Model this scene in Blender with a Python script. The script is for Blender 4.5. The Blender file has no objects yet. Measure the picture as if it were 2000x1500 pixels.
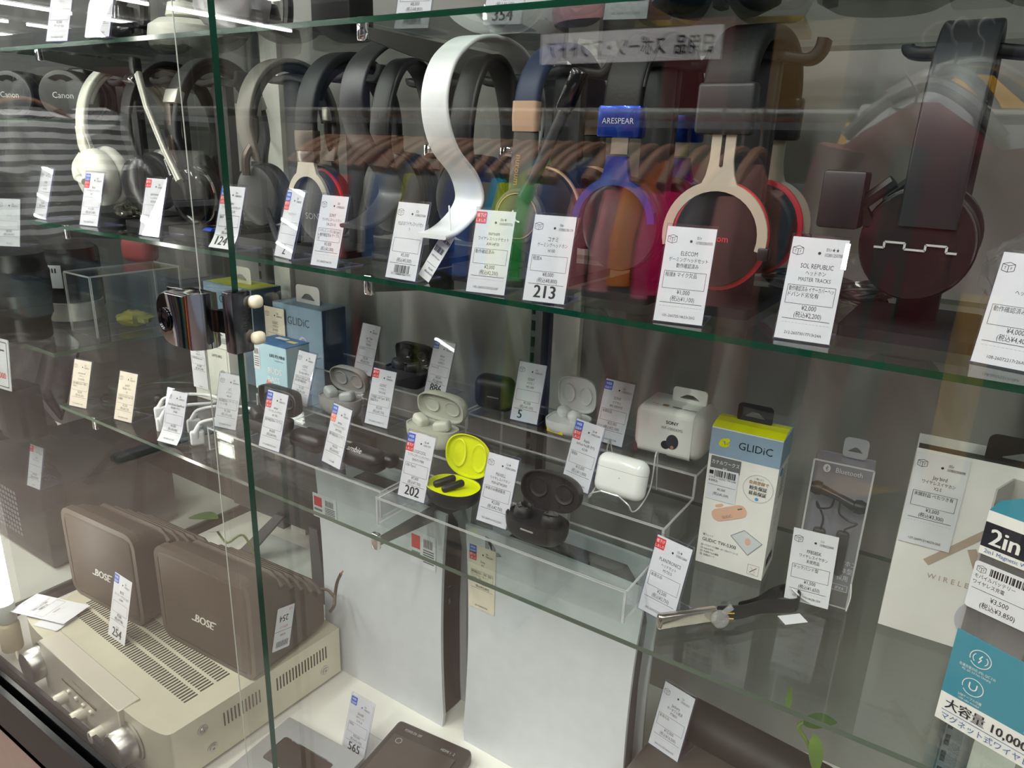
import bpy, bmesh, math, random
from mathutils import Matrix, Vector, noise
PI = math.pi
R_ = math.radians
rnd = random.Random(7)
SC = bpy.context.scene
COL = SC.collection

# ------------------------------------------------------------------ camera, world, light, exposure
F_PX, CXP, CYP = 1414.0, 1000.0, 750.0
_x = Vector((2290, 545, -1414)).normalized()
_y = Vector((974.5, -425, 1414))
_y = (_y - _x * _x.dot(_y)).normalized()
_z = _x.cross(_y)
if _z.y > 0: _z = -_z
RC = Matrix((_x, _y, _z))                 # rows: the room's axes seen from the camera (x right, y down, z forward)
CAM = Vector((0.0, -0.62, 0.0))
cd = bpy.data.cameras.new('camera'); cam = bpy.data.objects.new('camera', cd); COL.objects.link(cam)
right = Vector((RC[0][0], RC[1][0], RC[2][0])); down = Vector((RC[0][1], RC[1][1], RC[2][1])); fwd = Vector((RC[0][2], RC[1][2], RC[2][2]))
rot = Matrix((right, -down, -fwd)).transposed()
cam.matrix_world = Matrix.Translation(CAM) @ rot.to_4x4()
cd.sensor_width = 36.0; cd.lens = F_PX / 2000 * 36.0; cd.clip_start = 0.01; cd.clip_end = 60
SC.camera = cam
def ray(px, py): return RC @ Vector((px - CXP, py - CYP, F_PX))
def atZ(px, py, z):
    d = ray(px, py); return CAM + d * ((z - CAM.z) / d.z)
def atY(px, py, y):
    d = ray(px, py); return CAM + d * ((y - CAM.y) / d.y)
def atX(px, py, x):
    d = ray(px, py); return CAM + d * ((x - CAM.x) / d.x)

w = bpy.data.worlds.new('world'); SC.world = w; w.use_nodes = True
w.node_tree.nodes['Background'].inputs[0].default_value = (0.80, 0.86, 1.0, 1)
w.node_tree.nodes['Background'].inputs[1].default_value = 0.22
SC.view_settings.view_transform = 'Standard'; SC.view_settings.look = 'None'
SC.view_settings.exposure = -0.10; SC.view_settings.gamma = 1.0; SC.view_settings.use_curve_mapping = False
SC.cycles.max_bounces = 10; SC.cycles.transparent_max_bounces = 48; SC.cycles.glossy_bounces = 4
SC.cycles.diffuse_bounces = 3; SC.cycles.transmission_bounces = 4; SC.cycles.sample_clamp_indirect = 4.0
SC.cycles.caustics_reflective = False; SC.cycles.caustics_refractive = False
def area(name, loc, rot, sx, sy, power, col=(1, 1, 1)):
    l = bpy.data.lights.new(name, 'AREA'); l.shape = 'RECTANGLE'; l.size = sx; l.size_y = sy; l.energy = power; l.color = col
    o = bpy.data.objects.new(name, l); COL.objects.link(o); o.location = loc; o.rotation_euler = rot; return o
CEIL = 1.75
STRIPS = [(-3.4, 34), (-2.3, 34), (-1.2, 34), (-0.1, 30), (1.0, 24), (2.1, 20)]   # rows of shop strip lights running away from the case
LAMP_COL = (1.0, 0.985, 0.95)
for i, (x, p) in enumerate(STRIPS):
    for y0 in (-3.9, -2.5, -1.1):
        area('strip_light', (x, y0, CEIL - 0.035), (0, 0, 0), 0.05, 1.28, p, LAMP_COL)

SPOTS = [(-3.3, -0.95), (-2.4, -0.95), (-1.5, -0.95), (-0.6, -0.95), (0.3, -0.95)]        # spots added to brighten the clothes reflected in the doors
for x, y in SPOTS:
    l = bpy.data.lights.new('added_spot', 'SPOT'); l.energy = 230; l.spot_size = R_(64); l.spot_blend = 0.5; l.shadow_soft_size = 0.05; l.color = (1.0, 0.97, 0.92)
    o = bpy.data.objects.new('added_spot', l); COL.objects.link(o); o.location = (x, y + 0.25, CEIL - 0.2)
    o.rotation_euler = (Vector((x, -1.52, -0.15)) - o.location).to_track_quat('-Z', 'Y').to_euler()

# ------------------------------------------------------------------ materials
def lin(c):
    c = c / 255.0
    return c / 12.92 if c <= 0.04045 else ((c + 0.055) / 1.055) ** 2.4
def rgb(h):
    if isinstance(h, str): return (lin(int(h[0:2], 16)), lin(int(h[2:4], 16)), lin(int(h[4:6], 16)), 1)
    return (h[0], h[1], h[2], 1)
_M = {}
def mat(name, col, rough=0.5, metal=0.0, spec=0.5, noise_amt=0.0, scale=40.0, bump=0.0, stretch=None, coat=0.0, trans=0.0, sheen=0.0):
    if name in _M: return _M[name]
    m = bpy.data.materials.new(name); m.use_nodes = True; nt = m.node_tree; b = nt.nodes['Principled BSDF']
    c = rgb(col)
    b.inputs['Base Color'].default_value = c; b.inputs['Roughness'].default_value = rough; b.inputs['Metallic'].default_value = metal
    b.inputs['Specular IOR Level'].default_value = spec; b.inputs['Coat Weight'].default_value = coat; b.inputs['Sheen Weight'].default_value = sheen
    if trans: b.inputs['Transmission Weight'].default_value = trans
    tc = nt.nodes.new('ShaderNodeTexCoord'); nz = nt.nodes.new('ShaderNodeTexNoise'); nz.inputs['Scale'].default_value = scale; nz.inputs['Detail'].default_value = 3
    if stretch:
        mp = nt.nodes.new('ShaderNodeMapping'); mp.inputs['Scale'].default_value = stretch
        nt.links.new(tc.outputs['Object'], mp.inputs[0]); nt.links.new(mp.outputs[0], nz.inputs['Vector'])
    else: nt.links.new(tc.outputs['Object'], nz.inputs['Vector'])
    a = noise_amt if noise_amt else 0.06
    mx = nt.nodes.new('ShaderNodeMixRGB'); mx.blend_type = 'MULTIPLY'; mx.inputs[0].default_value = 1.0; mx.inputs[1].default_value = c
    cr = nt.nodes.new('ShaderNodeMapRange'); cr.inputs['From Min'].default_value = 0.3; cr.inputs['From Max'].default_value = 0.7
    cr.inputs['To Min'].default_value = 1 - a; cr.inputs['To Max'].default_value = 1.0
    nt.links.new(nz.outputs['Fac'], cr.inputs['Value']); nt.links.new(cr.outputs[0], mx.inputs[2]); nt.links.new(mx.outputs[0], b.inputs['Base Color'])
    if bump:
        bp = nt.nodes.new('ShaderNodeBump'); bp.inputs['Strength'].default_value = bump; bp.inputs['Distance'].default_value = 0.002
        nt.links.new(nz.outputs['Fac'], bp.inputs['Height']); nt.links.new(bp.outputs[0], b.inputs['Normal'])
    _M[name] = m; return m
def clear(name, tint=(1, 1, 1), ior=1.5, rough=0.0, haze=0.0, haze_col=(0.8, 0.8, 0.8)):
    """a thin clear sheet: what Fresnel does not reflect goes straight through"""
    if name in _M: return _M[name]
    m = bpy.data.materials.new(name); m.use_nodes = True; nt = m.node_tree; nt.nodes.remove(nt.nodes['Principled BSDF'])
    out = nt.nodes['Material Output']; N = nt.nodes.new
    tr = N('ShaderNodeBsdfTransparent'); tr.inputs[0].default_value = (*tint, 1)
    gl = N('ShaderNodeBsdfGlossy'); gl.inputs['Roughness'].default_value = rough
    fr = N('ShaderNodeFresnel'); ge = N('ShaderNodeNewGeometry'); mr = N('ShaderNodeMapRange')
    mr.inputs['To Min'].default_value = ior; mr.inputs['To Max'].default_value = 1 / ior
    nt.links.new(ge.outputs['Backfacing'], mr.inputs['Value']); nt.links.new(mr.outputs[0], fr.inputs['IOR'])
    mx = N('ShaderNodeMixShader'); nt.links.new(fr.outputs[0], mx.inputs[0]); nt.links.new(gl.outputs[0], mx.inputs[2])
    if haze:
        df = N('ShaderNodeBsdfDiffuse'); df.inputs[0].default_value = (*haze_col, 1); m2 = N('ShaderNodeMixShader'); m2.inputs[0].default_value = haze
        nt.links.new(tr.outputs[0], m2.inputs[1]); nt.links.new(df.outputs[0], m2.inputs[2]); nt.links.new(m2.outputs[0], mx.inputs[1])
    else: nt.links.new(tr.outputs[0], mx.inputs[1])
    nt.links.new(mx.outputs[0], out.inputs[0]); _M[name] = m; return m
def glow(name, col, strength):
    m = bpy.data.materials.new(name); m.use_nodes = True; b = m.node_tree.nodes['Principled BSDF']
    b.inputs['Base Color'].default_value = (*col, 1); b.inputs['Emission Color'].default_value = (*col, 1); b.inputs['Emission Strength'].default_value = strength
    _M[name] = m; return m

GLASS = clear('pane_glass', (0.985, 1.0, 0.99), 1.62)
SHELFG = clear('shelf_glass', (0.95, 0.985, 0.965), 1.52)
ACRYL = clear('clear_acrylic', (0.99, 0.99, 1.0), 1.45)
FILM = clear('clear_film', (0.97, 0.97, 0.98), 1.5, 0.05, 0.06)
FOIL = clear('crinkled_film', (0.9, 0.9, 0.9), 1.7, 0.08, 0.12)
EDGE = mat('green_glass_edge', '08422F', 0.12, 0, 0.8, 0.45, 9)
EDGE2 = mat('grey_green_glass_edge', '55685A', 0.12, 0, 0.8, 0.3, 9)
ACE = clear('acrylic_edge', (0.80, 0.82, 1.0), 1.5, 0.1, 0.30, (0.55, 0.56, 0.95))
RISE = clear('riser_edge', (0.9, 0.9, 0.9), 1.5, 0.15, 0.5, (0.85, 0.85, 0.85))
PAPER = mat('white_paper', 'E0E0E4', 0.6, 0, 0.3)
CREAM = mat('cream_paper', 'E4DAC6', 0.6, 0, 0.3)
INK = mat('black_ink', '1A1A1D', 0.6)
GREY_INK = mat('grey_ink', '77777C', 0.6)
RED = mat('red_sticker', 'D6343A', 0.5); BLUE = mat('blue_sticker', '2C5BC4', 0.5); ORANGE = mat('orange_sticker', 'F08060', 0.5)
WHITE_INK = mat('white_ink', 'F6F6F6', 0.5)
BLACK = mat('black_plastic', '17171A', 0.38, 0, 0.5); SATIN = mat('satin_black', '1D1D20', 0.5, 0, 0.45); GLOSSB = mat('gloss_black', '0E0E10', 0.12, 0, 0.6)
PAD = mat('black_leatherette', '161618', 0.55, 0, 0.4, 0.2, 300, 0.15); DGREY = mat('dark_grey_plastic', '3A3A3D', 0.45); MGREY = mat('mid_grey_plastic', '6E6E70', 0.45)
LGREY = mat('light_grey_plastic', 'B9B9B8', 0.4); WHITEP = mat('white_plastic', 'E9EAEA', 0.35); OFFW = mat('ivory_plastic', 'DEDDD2', 0.4)
CHROME = mat('chrome', 'E8E8EA', 0.06, 1.0); STEEL = mat('brushed_steel', 'C9C7C2', 0.28, 1.0, 0.5, 0.12, 60, 0, (1, 30, 1)); SILVER = mat('silver_paint', 'BDBBB2', 0.35, 0.55)

# ------------------------------------------------------------------ mesh building
class MB:
    def __init__(s): s.v = []; s.f = []; s.m = []; s.sm = []
    def add(s, vs, fs, mi=0, smooth=False, M=None):
        k = len(s.v)
        s.v += [tuple(M @ Vector(p)) for p in vs] if M is not None else [tuple(p) for p in vs]
        for i, f in enumerate(fs):
            s.f.append(tuple(k + j for j in f)); s.m.append(mi[i] if isinstance(mi, (list, tuple)) else mi); s.sm.append(smooth)
        return s
    def box(s, c, d, mi=0, M=None):
        x, y, z = c; a, b, h = d[0] / 2, d[1] / 2, d[2] / 2
        vs = [(x - a, y - b, z - h), (x + a, y - b, z - h), (x + a, y + b, z - h), (x - a, y + b, z - h), (x - a, y - b, z + h), (x + a, y - b, z + h), (x + a, y + b, z + h), (x - a, y + b, z + h)]
        return s.add(vs, [(3, 2, 1, 0), (4, 5, 6, 7), (0, 1, 5, 4), (1, 2, 6, 5), (2, 3, 7, 6), (3, 0, 4, 7)], mi, False, M)   # bottom top front right back left
    def rbox(s, c, d, r, seg=3, mi=0, M=None, axis=None, taper=1.0):
        bm = bmesh.new(); bmesh.ops.create_cube(bm, size=1)
        for v in bm.verts:
            t = taper if v.co.z > 0 else 1
            v.co = Vector((v.co.x * d[0] * t, v.co.y * d[1] * t, v.co.z * d[2]))
        es = [e for e in bm.edges if axis is None or abs((e.verts[0].co - e.verts[1].co).normalized()[axis]) > 0.7]
        bmesh.ops.bevel(bm, geom=es, offset=min(r, min(d) * 0.499 if axis is None else r), segments=seg, profile=0.5, affect='EDGES')
        bm.verts.index_update()
        s.add([v.co + Vector(c) for v in bm.verts], [[v.index for v in f.verts] for f in bm.faces], mi, True, M); bm.free(); return s
    def prism(s, poly, h0, h1, mi=0, M=None, side=None, smooth=False):
        """poly in x-y, extruded along z from h0 to h1 (mi: caps, side: walls)"""
        n = len(poly); vs = [(x, y, h0) for x, y in poly] + [(x, y, h1) for x, y in poly]
        s.add(vs, [tuple(range(n - 1, -1, -1)), tuple(range(n, 2 * n))], mi, False, M)
        s.add(vs, [(i, (i + 1) % n, n + (i + 1) % n, n + i) for i in range(n)], mi if side is None else side, smooth, M); return s
    def ring(s, outer, inner, h0, h1, mi=0, M=None, side=None):
        """two outlines with the same number of points"""
        n = len(outer); vs = [(x, y, h0) for x, y in outer] + [(x, y, h0) for x, y in inner] + [(x, y, h1) for x, y in outer] + [(x, y, h1) for x, y in inner]
        fs = []
        for i in range(n):
            j = (i + 1) % n
            fs += [(j, i, n + i, n + j), (2 * n + i, 2 * n + j, 3 * n + j, 3 * n + i), (i, j, 2 * n + j, 2 * n + i), (n + j, n + i, 3 * n + i, 3 * n + j)]
        return s.add(vs, fs, mi if side is None else [mi, mi, side, side] * n, False, M)
    def lathe(s, prof, n=32, mi=0, M=None, sx=1.0, sy=1.0, smooth=True):
        """profile (r, h) turned about z"""
        vs = []; fs = []; k = len(prof)
        for r, h in prof:
            for i in range(n):
                a = 2 * PI * i / n; vs.append((r * math.cos(a) * sx, r * math.sin(a) * sy, h))
        for j in range(k - 1):
            for i in range(n):
                i2 = (i + 1) % n; fs.append((j * n + i, j * n + i2, (j + 1) * n + i2, (j + 1) * n + i))
        if prof[0][0] > 1e-6: fs.append(tuple(range(n - 1, -1, -1)))
        if prof[-1][0] > 1e-6: fs.append(tuple((k - 1) * n + i for i in range(n)))
        return s.add(vs, fs, mi, smooth, M)
    def loft(s, rings, mi=0, M=None, smooth=True, closed=True, cap=True):
        n = len(rings[0]); vs = [p for r in rings for p in r]; fs = []
        for j in range(len(rings) - 1):
            for i in range(n if closed else n - 1):
                i2 = (i + 1) % n; fs.append((j * n + i, j * n + i2, (j + 1) * n + i2, (j + 1) * n + i))
        if cap and closed: fs += [tuple(range(n - 1, -1, -1)), tuple((len(rings) - 1) * n + i for i in range(n))]
        return s.add(vs, fs, mi, smooth, M)
    def tube(s, pts, r, n=8, mi=0, M=None, closed=False):
        P = [Vector(p) for p in pts]; k = len(P); rings = []
        t0 = (P[1] - P[0]).normalized(); u = t0.orthogonal().normalized()
        for i in range(k):
            t = (P[(i + 1) % k] - P[i - 1]) if (closed or 0 < i < k - 1) else (P[1] - P[0] if i == 0 else P[-1] - P[-2])
            t.normalize(); u = (u - t * u.dot(t)).normalized(); v = t.cross(u); rr = r[i] if isinstance(r, (list, tuple)) else r
            rings.append([tuple(P[i] + (u * math.cos(2 * PI * j / n) + v * math.sin(2 * PI * j / n)) * rr) for j in range(n)])
        if closed: rings.append(rings[0])
        return s.loft(rings, mi, M, True, True, not closed)
    def sweep(s, path, prof, mi=0, M=None, scale=None, smooth=True):
        """path (y, z) in the y-z plane, profile (x, n) with n along the outward normal of the path"""
        P = [Vector((p[0], p[1])) for p in path]; k = len(P); rings = []
        for i in range(k):
            t = (P[min(i + 1, k - 1)] - P[max(i - 1, 0)]).normalized(); nrm = Vector((-t.y, t.x)); sc = scale[i] if scale else (1, 1)
            rings.append([(px * sc[0], P[i].x + nrm.x * pn * sc[1], P[i].y + nrm.y * pn * sc[1]) for px, pn in prof])
        return s.loft(rings, mi, M, smooth)
    def quad(s, pts, mi=0, M=None): return s.add(pts, [tuple(range(len(pts)))], mi, False, M)
    def rect(s, cx, cy, wd, ht, mi=0, M=None, h=0.0):
        return s.quad([(cx - wd / 2, cy - ht / 2, h), (cx + wd / 2, cy - ht / 2, h), (cx + wd / 2, cy + ht / 2, h), (cx - wd / 2, cy + ht / 2, h)], mi, M)
    def frame(s, cx, cy, wd, ht, t, mi=0, M=None, h=0.0):
        for x, y, a, b in ((cx, cy + ht / 2, wd, t), (cx, cy - ht / 2, wd, t), (cx - wd / 2, cy, t, ht), (cx + wd / 2, cy, t, ht)): s.rect(x, y, a, b, mi, M, h)
        return s
    def text(s, body, x, y, size, mi=0, M=None, h=0.0, align='c', maxw=None, squeeze=0.8, bold=0.0):
        vs, fs, x0, x1 = glyphs(body)
        wd = (x1 - x0) * size * squeeze; kx = size * squeeze
        if maxw and wd > maxw: kx *= maxw / wd; wd = maxw
        ox = x - wd / 2 if align == 'c' else (x if align == 'l' else x - wd)
        for dx in ((0,) if not bold else (-bold, 0, bold)):
            s.add([((vx - x0) * kx + ox + dx, vy * size + y, h + dx * 0.02) for vx, vy in vs], fs, mi, False, M)
        return s
    def disc(s, cx, cy, r, n=20, mi=0, M=None, h=0.0, ry=None):
        ry = ry or r
        return s.quad([(cx + r * math.cos(2 * PI * i / n), cy + ry * math.sin(2 * PI * i / n), h) for i in range(n)], mi, M)
    def line(s, pts, t, mi=0, M=None, h=0.0):
        for (ax, ay), (bx, by) in zip(pts, pts[1:]):
            d = Vector((bx - ax, by - ay)); L = d.length or 1; nx, ny = -d.y / L * t / 2, d.x / L * t / 2
            s.quad([(ax - nx, ay - ny, h), (bx - nx, by - ny, h), (bx + nx, by + ny, h), (ax + nx, ay + ny, h)], mi, M)
        return s
    def build(s, name, mats, parent=None, **props):
        me = bpy.data.meshes.new(name); me.from_pydata(s.v, [], s.f)
        for m in (mats if isinstance(mats, (list, tuple)) else [mats]): me.materials.append(m)
        me.polygons.foreach_set('material_index', s.m); me.polygons.foreach_set('use_smooth', s.sm); me.update()
        if any(s.sm):
            try: me.set_sharp_from_angle(angle=R_(42))
            except Exception: pass
        o = bpy.data.objects.new(name, me); COL.objects.link(o)
        if parent is not None: o.parent = parent
        for k, v in props.items(): o[k] = v
        return o
_G = {}
def glyphs(body):
    if body in _G: return _G[body]
    c = bpy.data.curves.new('lettering', 'FONT'); c.body = body; c.size = 1; c.resolution_u = 2; c.space_line = 1.0
    o = bpy.data.objects.new('lettering', c); COL.objects.link(o)
    dg = bpy.context.evaluated_depsgraph_get(); ev = o.evaluated_get(dg); me = ev.to_mesh()
    vs = [(v.co.x, v.co.y) for v in me.vertices]; fs = [tuple(p.vertices) for p in me.polygons]
    ev.to_mesh_clear(); bpy.data.objects.remove(o); bpy.data.curves.remove(c)
    xs = [v[0] for v in vs] or [0, 1]
    _G[body] = (vs, fs, min(xs), max(xs)); return _G[body]
def arc(cx, cy, rx, ry, a0, a1, n): return [(cx + rx * math.cos(R_(a0 + (a1 - a0) * i / n)), cy + ry * math.sin(R_(a0 + (a1 - a0) * i / n))) for i in range(n + 1)]
def rrect(wd, ht, r, n=5, cx=0, cy=0):
    o = []
    for sx, sy, a in ((1, -1, -90), (1, 1, 0), (-1, 1, 90), (-1, -1, 180)): o += arc(cx + sx * (wd / 2 - r), cy + sy * (ht / 2 - r), r, r, a, a + 90, n)
    return o
def spline(pts, n=8):
    """Catmull-Rom through the points"""
    P = [Vector(p) for p in pts]; out = []
    for i in range(len(P) - 1):
        a, b, c, d = P[max(i - 1, 0)], P[i], P[i + 1], P[min(i + 2, len(P) - 1)]
        for k in range(n):
            t = k / n; out.append(0.5 * ((2 * b) + (c - a) * t + (2 * a - 5 * b + 4 * c - d) * t * t + (3 * b - a - 3 * c + d) * t ** 3))
    out.append(P[-1]); return [tuple(p) for p in out]
RX = lambda a: Matrix.Rotation(a, 4, 'X')
RY = lambda a: Matrix.Rotation(a, 4, 'Y')
RZ = lambda a: Matrix.Rotation(a, 4, 'Z')
T = lambda x, y=0, z=0: Matrix.Translation((x, y, z))
FACE = RX(PI / 2)                         # drawing plane x-y -> upright, seen from the front (x right, z up, outward -y)
SIDE = RZ(PI / 2) @ RX(PI / 2)            # drawing plane -> upright, seen from the +x side
def thing(name, label, cat, loc=(0, 0, 0), rz=0.0, group=None, rot=None):
    o = bpy.data.objects.new(name, None); COL.objects.link(o); o.empty_display_size = 0.02
    o.location = loc; o.rotation_euler = rot if rot else (0, 0, rz); o['label'] = label; o['category'] = cat
    if group: o['group'] = group
    return o
def tag(o, label, cat, group=None):
    o['label'] = label; o['category'] = cat
    if group: o['group'] = group
    return o
def struct(name, mb, mats):
    o = mb.build(name, mats); o['kind'] = 'structure'; return o
# ------------------------------------------------------------------ the shop and the case itself
FLOORZ, DECK, ZA, ZB, ZC = -1.25, -0.90, 0.127, -0.150, -0.496
BACK, XL, XR = 0.42, -1.44, 0.95
M_FLOOR = mat('shop_floor', '6E6058', 0.35, 0, 0.5, 0.1, 3)
M_WALL = mat('case_back_panel', '969490', 0.36, 0, 0.7, 0.05, 6)
M_DECK = mat('deck_white', 'EFEBE2', 0.45, 0, 0.4, 0.03, 8)
M_CEIL = mat('shop_ceiling', 'DADAD6', 0.8); M_SHOPW = mat('shop_wall', 'C9C5BE', 0.8)
M_FRAME = mat('black_anodised_track', '141416', 0.3, 0.4); M_KICK = mat('kick_panel', '9A857B', 0.5)
M_UP = mat('upright_grey', '74767A', 0.4, 0.5); M_TRIM = mat('white_trim', 'E4E2DA', 0.5)
struct('floor', MB().box((-8.5, -4.3, FLOORZ - 0.02), (25, 9.6, 0.04)), M_FLOOR)
struct('ceiling', MB().box((-8.5, -4.3, CEIL + 0.02), (25, 9.6, 0.04)), M_CEIL)
struct('wall_front', MB().box((-8.5, -9.08, 0.25), (25, 0.04, 3.0)), M_SHOPW)
struct('wall_back', MB().box((0.78, BACK + 0.02, 0.25), (4.46, 0.04, 3.0)), M_WALL)
struct('trim_9', MB().box((-3.2, BACK + 0.02, 0.25), (3.5, 0.04, 3.0)), mat('next_case_back', '3A3A3B', 0.5))
struct('trim_1', MB().box((-0.6, 0.095, DECK - 0.02), (4.2, 0.65, 0.04)), M_DECK)           # deck of the two cases
struct('trim_2', MB().box((-0.6, -0.25, DECK - 0.2), (4.2, 0.03, 0.33)), M_KICK)            # kick panel
struct('trim_10', MB().box((-0.25, 0.08, 0.72), (2.4, 0.68, 0.03)), mat('added_case_top', '8A8A86', 0.5))   # unseen case top, added to keep steep ceiling light off the back panel
tk = MB()
for y, z, d, h in ((-0.265, -0.890, 0.008, 0.09), (-0.2445, -0.893, 0.006, 0.084), (-0.2215, -0.895, 0.006, 0.06), (-0.243, -0.93, 0.052, 0.012)): tk.box((-0.6, y, z), (4.2, d, h))
struct('trim_3', tk, M_FRAME)
struct('trim_4', MB().box((XL - 0.01, 0.1, DECK + 0.008), (0.022, 0.62, 0.016)), M_FRAME)    # bar under the glass end wall
struct('trim_5', MB().box((XL - 0.035, -0.243, 0.1), (0.03, 0.05, 2.05)), M_FRAME)           # black corner post
GB = [0, 0, 1, 1, 1, 1]
struct('wall_left', MB().box((XL - 0.01, 0.1, 0.1), (0.006, 0.6, 1.96), [1, 1, 1, 0, 1, 0]), [GLASS, EDGE2])
def pane(name, x0, x1, y, right_edge, left_edge):
    mb = MB().box(((x0 + x1) / 2, y, 0.06), (x1 - x0, 0.006, 1.92), [1, 1, 0, right_edge, 0, 0])
    o = mb.build(name, [GLASS, EDGE, mat('polished_edge', 'C9CDC6', 0.2)]); return o
dl = pane('sliding_glass_door', XL, -0.509, -0.253, 1, 1)
tag(dl, 'clear sliding glass door whose thick green edge crosses the chrome lock', 'glass door')
drr = pane('sliding_glass_door', -0.584, XR, -0.232, 1, 2)
tag(drr, 'clear sliding glass door over all the headphones with clothes reflected in it', 'glass door')
MB().box((-0.5835, -0.2351, 0.06), (0.0010, 0.0006, 1.92)).build('polished_edge', mat('polished_edge', 'C9CDC6', 0.2), drr)
struct('window_1', MB().box((XL - 0.70, -0.253, 0.06), (1.25, 0.006, 1.92), [1, 1, 0, 1, 0, 1]), [GLASS, EDGE])   # fixed pane of the next case
# glass shelves
def shelf(label, z, e, y1=0.36):
    o = MB().box(((-1.425 + XR) / 2, y1 / 2, z - 0.003), (XR + 1.425, y1, 0.006), GB).build('glass_shelf', [SHELFG, e])
    return tag(o, label, 'shelf')
shelf('top glass shelf with dark green edge above all the headphones', ZA, EDGE)
shelf('middle glass shelf with green edge carrying the row of headphones', ZB, EDGE)
shelf('lower glass shelf with pale edge carrying earbuds on clear risers', ZC, EDGE2)
# slotted uprights, brackets
def upright(x, label):
    t = thing('slotted_upright', label, 'upright', (x, BACK - 0.012, DECK), 0, 'slotted uprights on the back panel')
    mb = MB().box((0, 0, 0.85), (0.022, 0.024, 1.7))
    mb.build('channel', M_UP, t)
    sl = MB()
    for k in range(60): sl.box((-0.006, -0.0125, 0.03 + k * 0.028), (0.006, 0.001, 0.017))
    sl.build('slot', mat('slot_black', '050505', 0.8), t, kind='stuff')
    return t
UPX = [-1.31, -0.61, 0.09]
upright(UPX[0], 'slotted grey upright behind the black headphones near the thin door edge')
upright(UPX[1], 'slotted grey upright beside the white strip behind the dark closed earbud case')
upright(UPX[2], 'slotted upright seen under the shelf below the teal clear-fronted pack')
for i, x in enumerate(UPX):
    struct('trim_%d' % (6 + i), MB().box((x + 0.05, BACK - 0.006, -0.05), (0.05, 0.012, 1.7)), M_TRIM)
def bracket(x, z, label):
    t = thing('shelf_bracket', label, 'bracket', (x, BACK - 0.02, z - 0.008), 0, 'metal brackets under the glass shelves')
    pl = [(-0.39, -0.012), (-0.39, 0.0), (0.0, 0.0), (0.0, -0.06), (-0.03, -0.055)]
    MB().prism(pl, -0.0015, 0.0015, 0, SIDE).build('arm', mat('bracket_steel', '8C8C8C', 0.35, 0.8), t)
    MB().rbox((0, -0.395, -0.003), (0.012, 0.008, 0.024), 0.002).build('tip', CHROME, t)
for x, where in zip(UPX[:2], ('at the far end of the shelf', 'near the middle of the shelf')):
    for z, sh in ((ZA, 'top'), (ZB, 'middle'), (ZC, 'lower')):
        bracket(x, z, 'metal bracket under the %s glass shelf %s' % (sh, where))
# upright lamp in the corner by the amplifier
t = thing('tube_lamp', 'glowing upright white tube lamp in the corner beside the silver amplifier', 'lamp', (-1.316, -0.19, DECK))
MB().lathe([(0.014, 0.09), (0.014, 1.7)], 20).build('tube', glow('lamp_tube', (1.0, 0.97, 0.88), 22.0), t)
MB().lathe([(0.0145, 0.078), (0.0155, 0.08), (0.0155, 0.112), (0.0145, 0.114)], 20).build('tube_cap', mat('frosted_cap', 'E8F0E8', 0.3), t)
MB().lathe([(0.016, 0.02), (0.017, 0.022), (0.017, 0.07), (0.015, 0.074), (0.009, 0.078)], 20).build('socket', mat('lamp_socket', 'D8C9A8', 0.5), t)
MB().tube(spline([(0.012, 0, 0.022), (0.03, -0.004, 0.012), (0.036, 0.01, 0.006), (0.02, 0.05, 0.004), (-0.02, 0.1, 0.004)]), 0.003).build('cord', mat('lamp_cord', 'CFC4AC', 0.5), t)

# ------------------------------------------------------------------ lock on the doors
def lock():
    t = thing('door_lock', 'chrome sliding-door lock clamped on the edge of the glass door', 'lock', (-0.5330, -0.2545, -0.1455)); t.scale = (0.957, 0.957, 0.957)
    # body: rounded outline seen from the front, deep towards the viewer, with a bulging ribbed cheek
    out = [(0.0, -0.0245), (0.0, 0.0245)] + arc(-0.030, 0.0085, 0.016, 0.016, 90, 180, 6) + arc(-0.024, -0.0025, 0.022, 0.022, 180, 270, 8)
    rings = []
    for y, k, bx in ((0.0, 0.96, 0.002), (-0.004, 1.0, 0.0035), (-0.012, 1.0, 0.005), (-0.021, 1.0, 0.003), (-0.0275, 0.98, -0.001), (-0.0295, 0.93, -0.003)):
        rings.append([(-0.020 + (x + 0.020) * k + (bx if x > -0.005 else 0), y, z * k) for x, z in out])
    MB().loft(rings).build('lock_body', CHROME, t)
    Mk = T(-0.032, -0.0292, -0.001) @ RX(PI / 2)
    MB().lathe([(0.0085, 0), (0.0098, 0.001), (0.0098, 0.0022), (0.0078, 0.0026), (0.0068, 0.0008), (0.0, 0.0002)], 28, 0, Mk, 0.92, 1.1).build('key_cylinder', mat('dark_chrome', '3C3A40', 0.1, 1.0), t)
    st = MB().rbox((-0.062, 0.006, 0.009), (0.040, 0.003, 0.018), 0.001, 1)
    for k in range(3): st.box((-0.076 + k * 0.008, 0.0042, 0.009), (0.0045, 0.001, 0.009), 1)
    st.build('ratchet_strap', [GLOSSB, MGREY], t)
    MB().box((0.014, 0.002, -0.002), (0.030, 0.006, 0.020)).build('link_bar', mat('lock_black', '101012', 0.25, 0.3), t)
    c = MB().rbox((0.028, 0.0, 0.0015), (0.014, 0.020, 0.054), 0.002, 2).build('edge_clamp', mat('smoked_chrome', '6A6A70', 0.16, 1.0), t)
    MB().text('inVue', 0, 0, 0.0085, 0, T(0.0352, 0.0, 0.002) @ SIDE @ RZ(-PI / 2), 0, 'c', None, 1.0).build('lettering', INK, c)
    for z in (0.0185, -0.0135):
        MB().rbox((0.0375, 0.012, z), (0.010, 0.013, 0.0115), 0.0045, 3).build('rubber_bumper', mat('cream_rubber', 'EDE6CB', 0.6), t)
lock()
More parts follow.
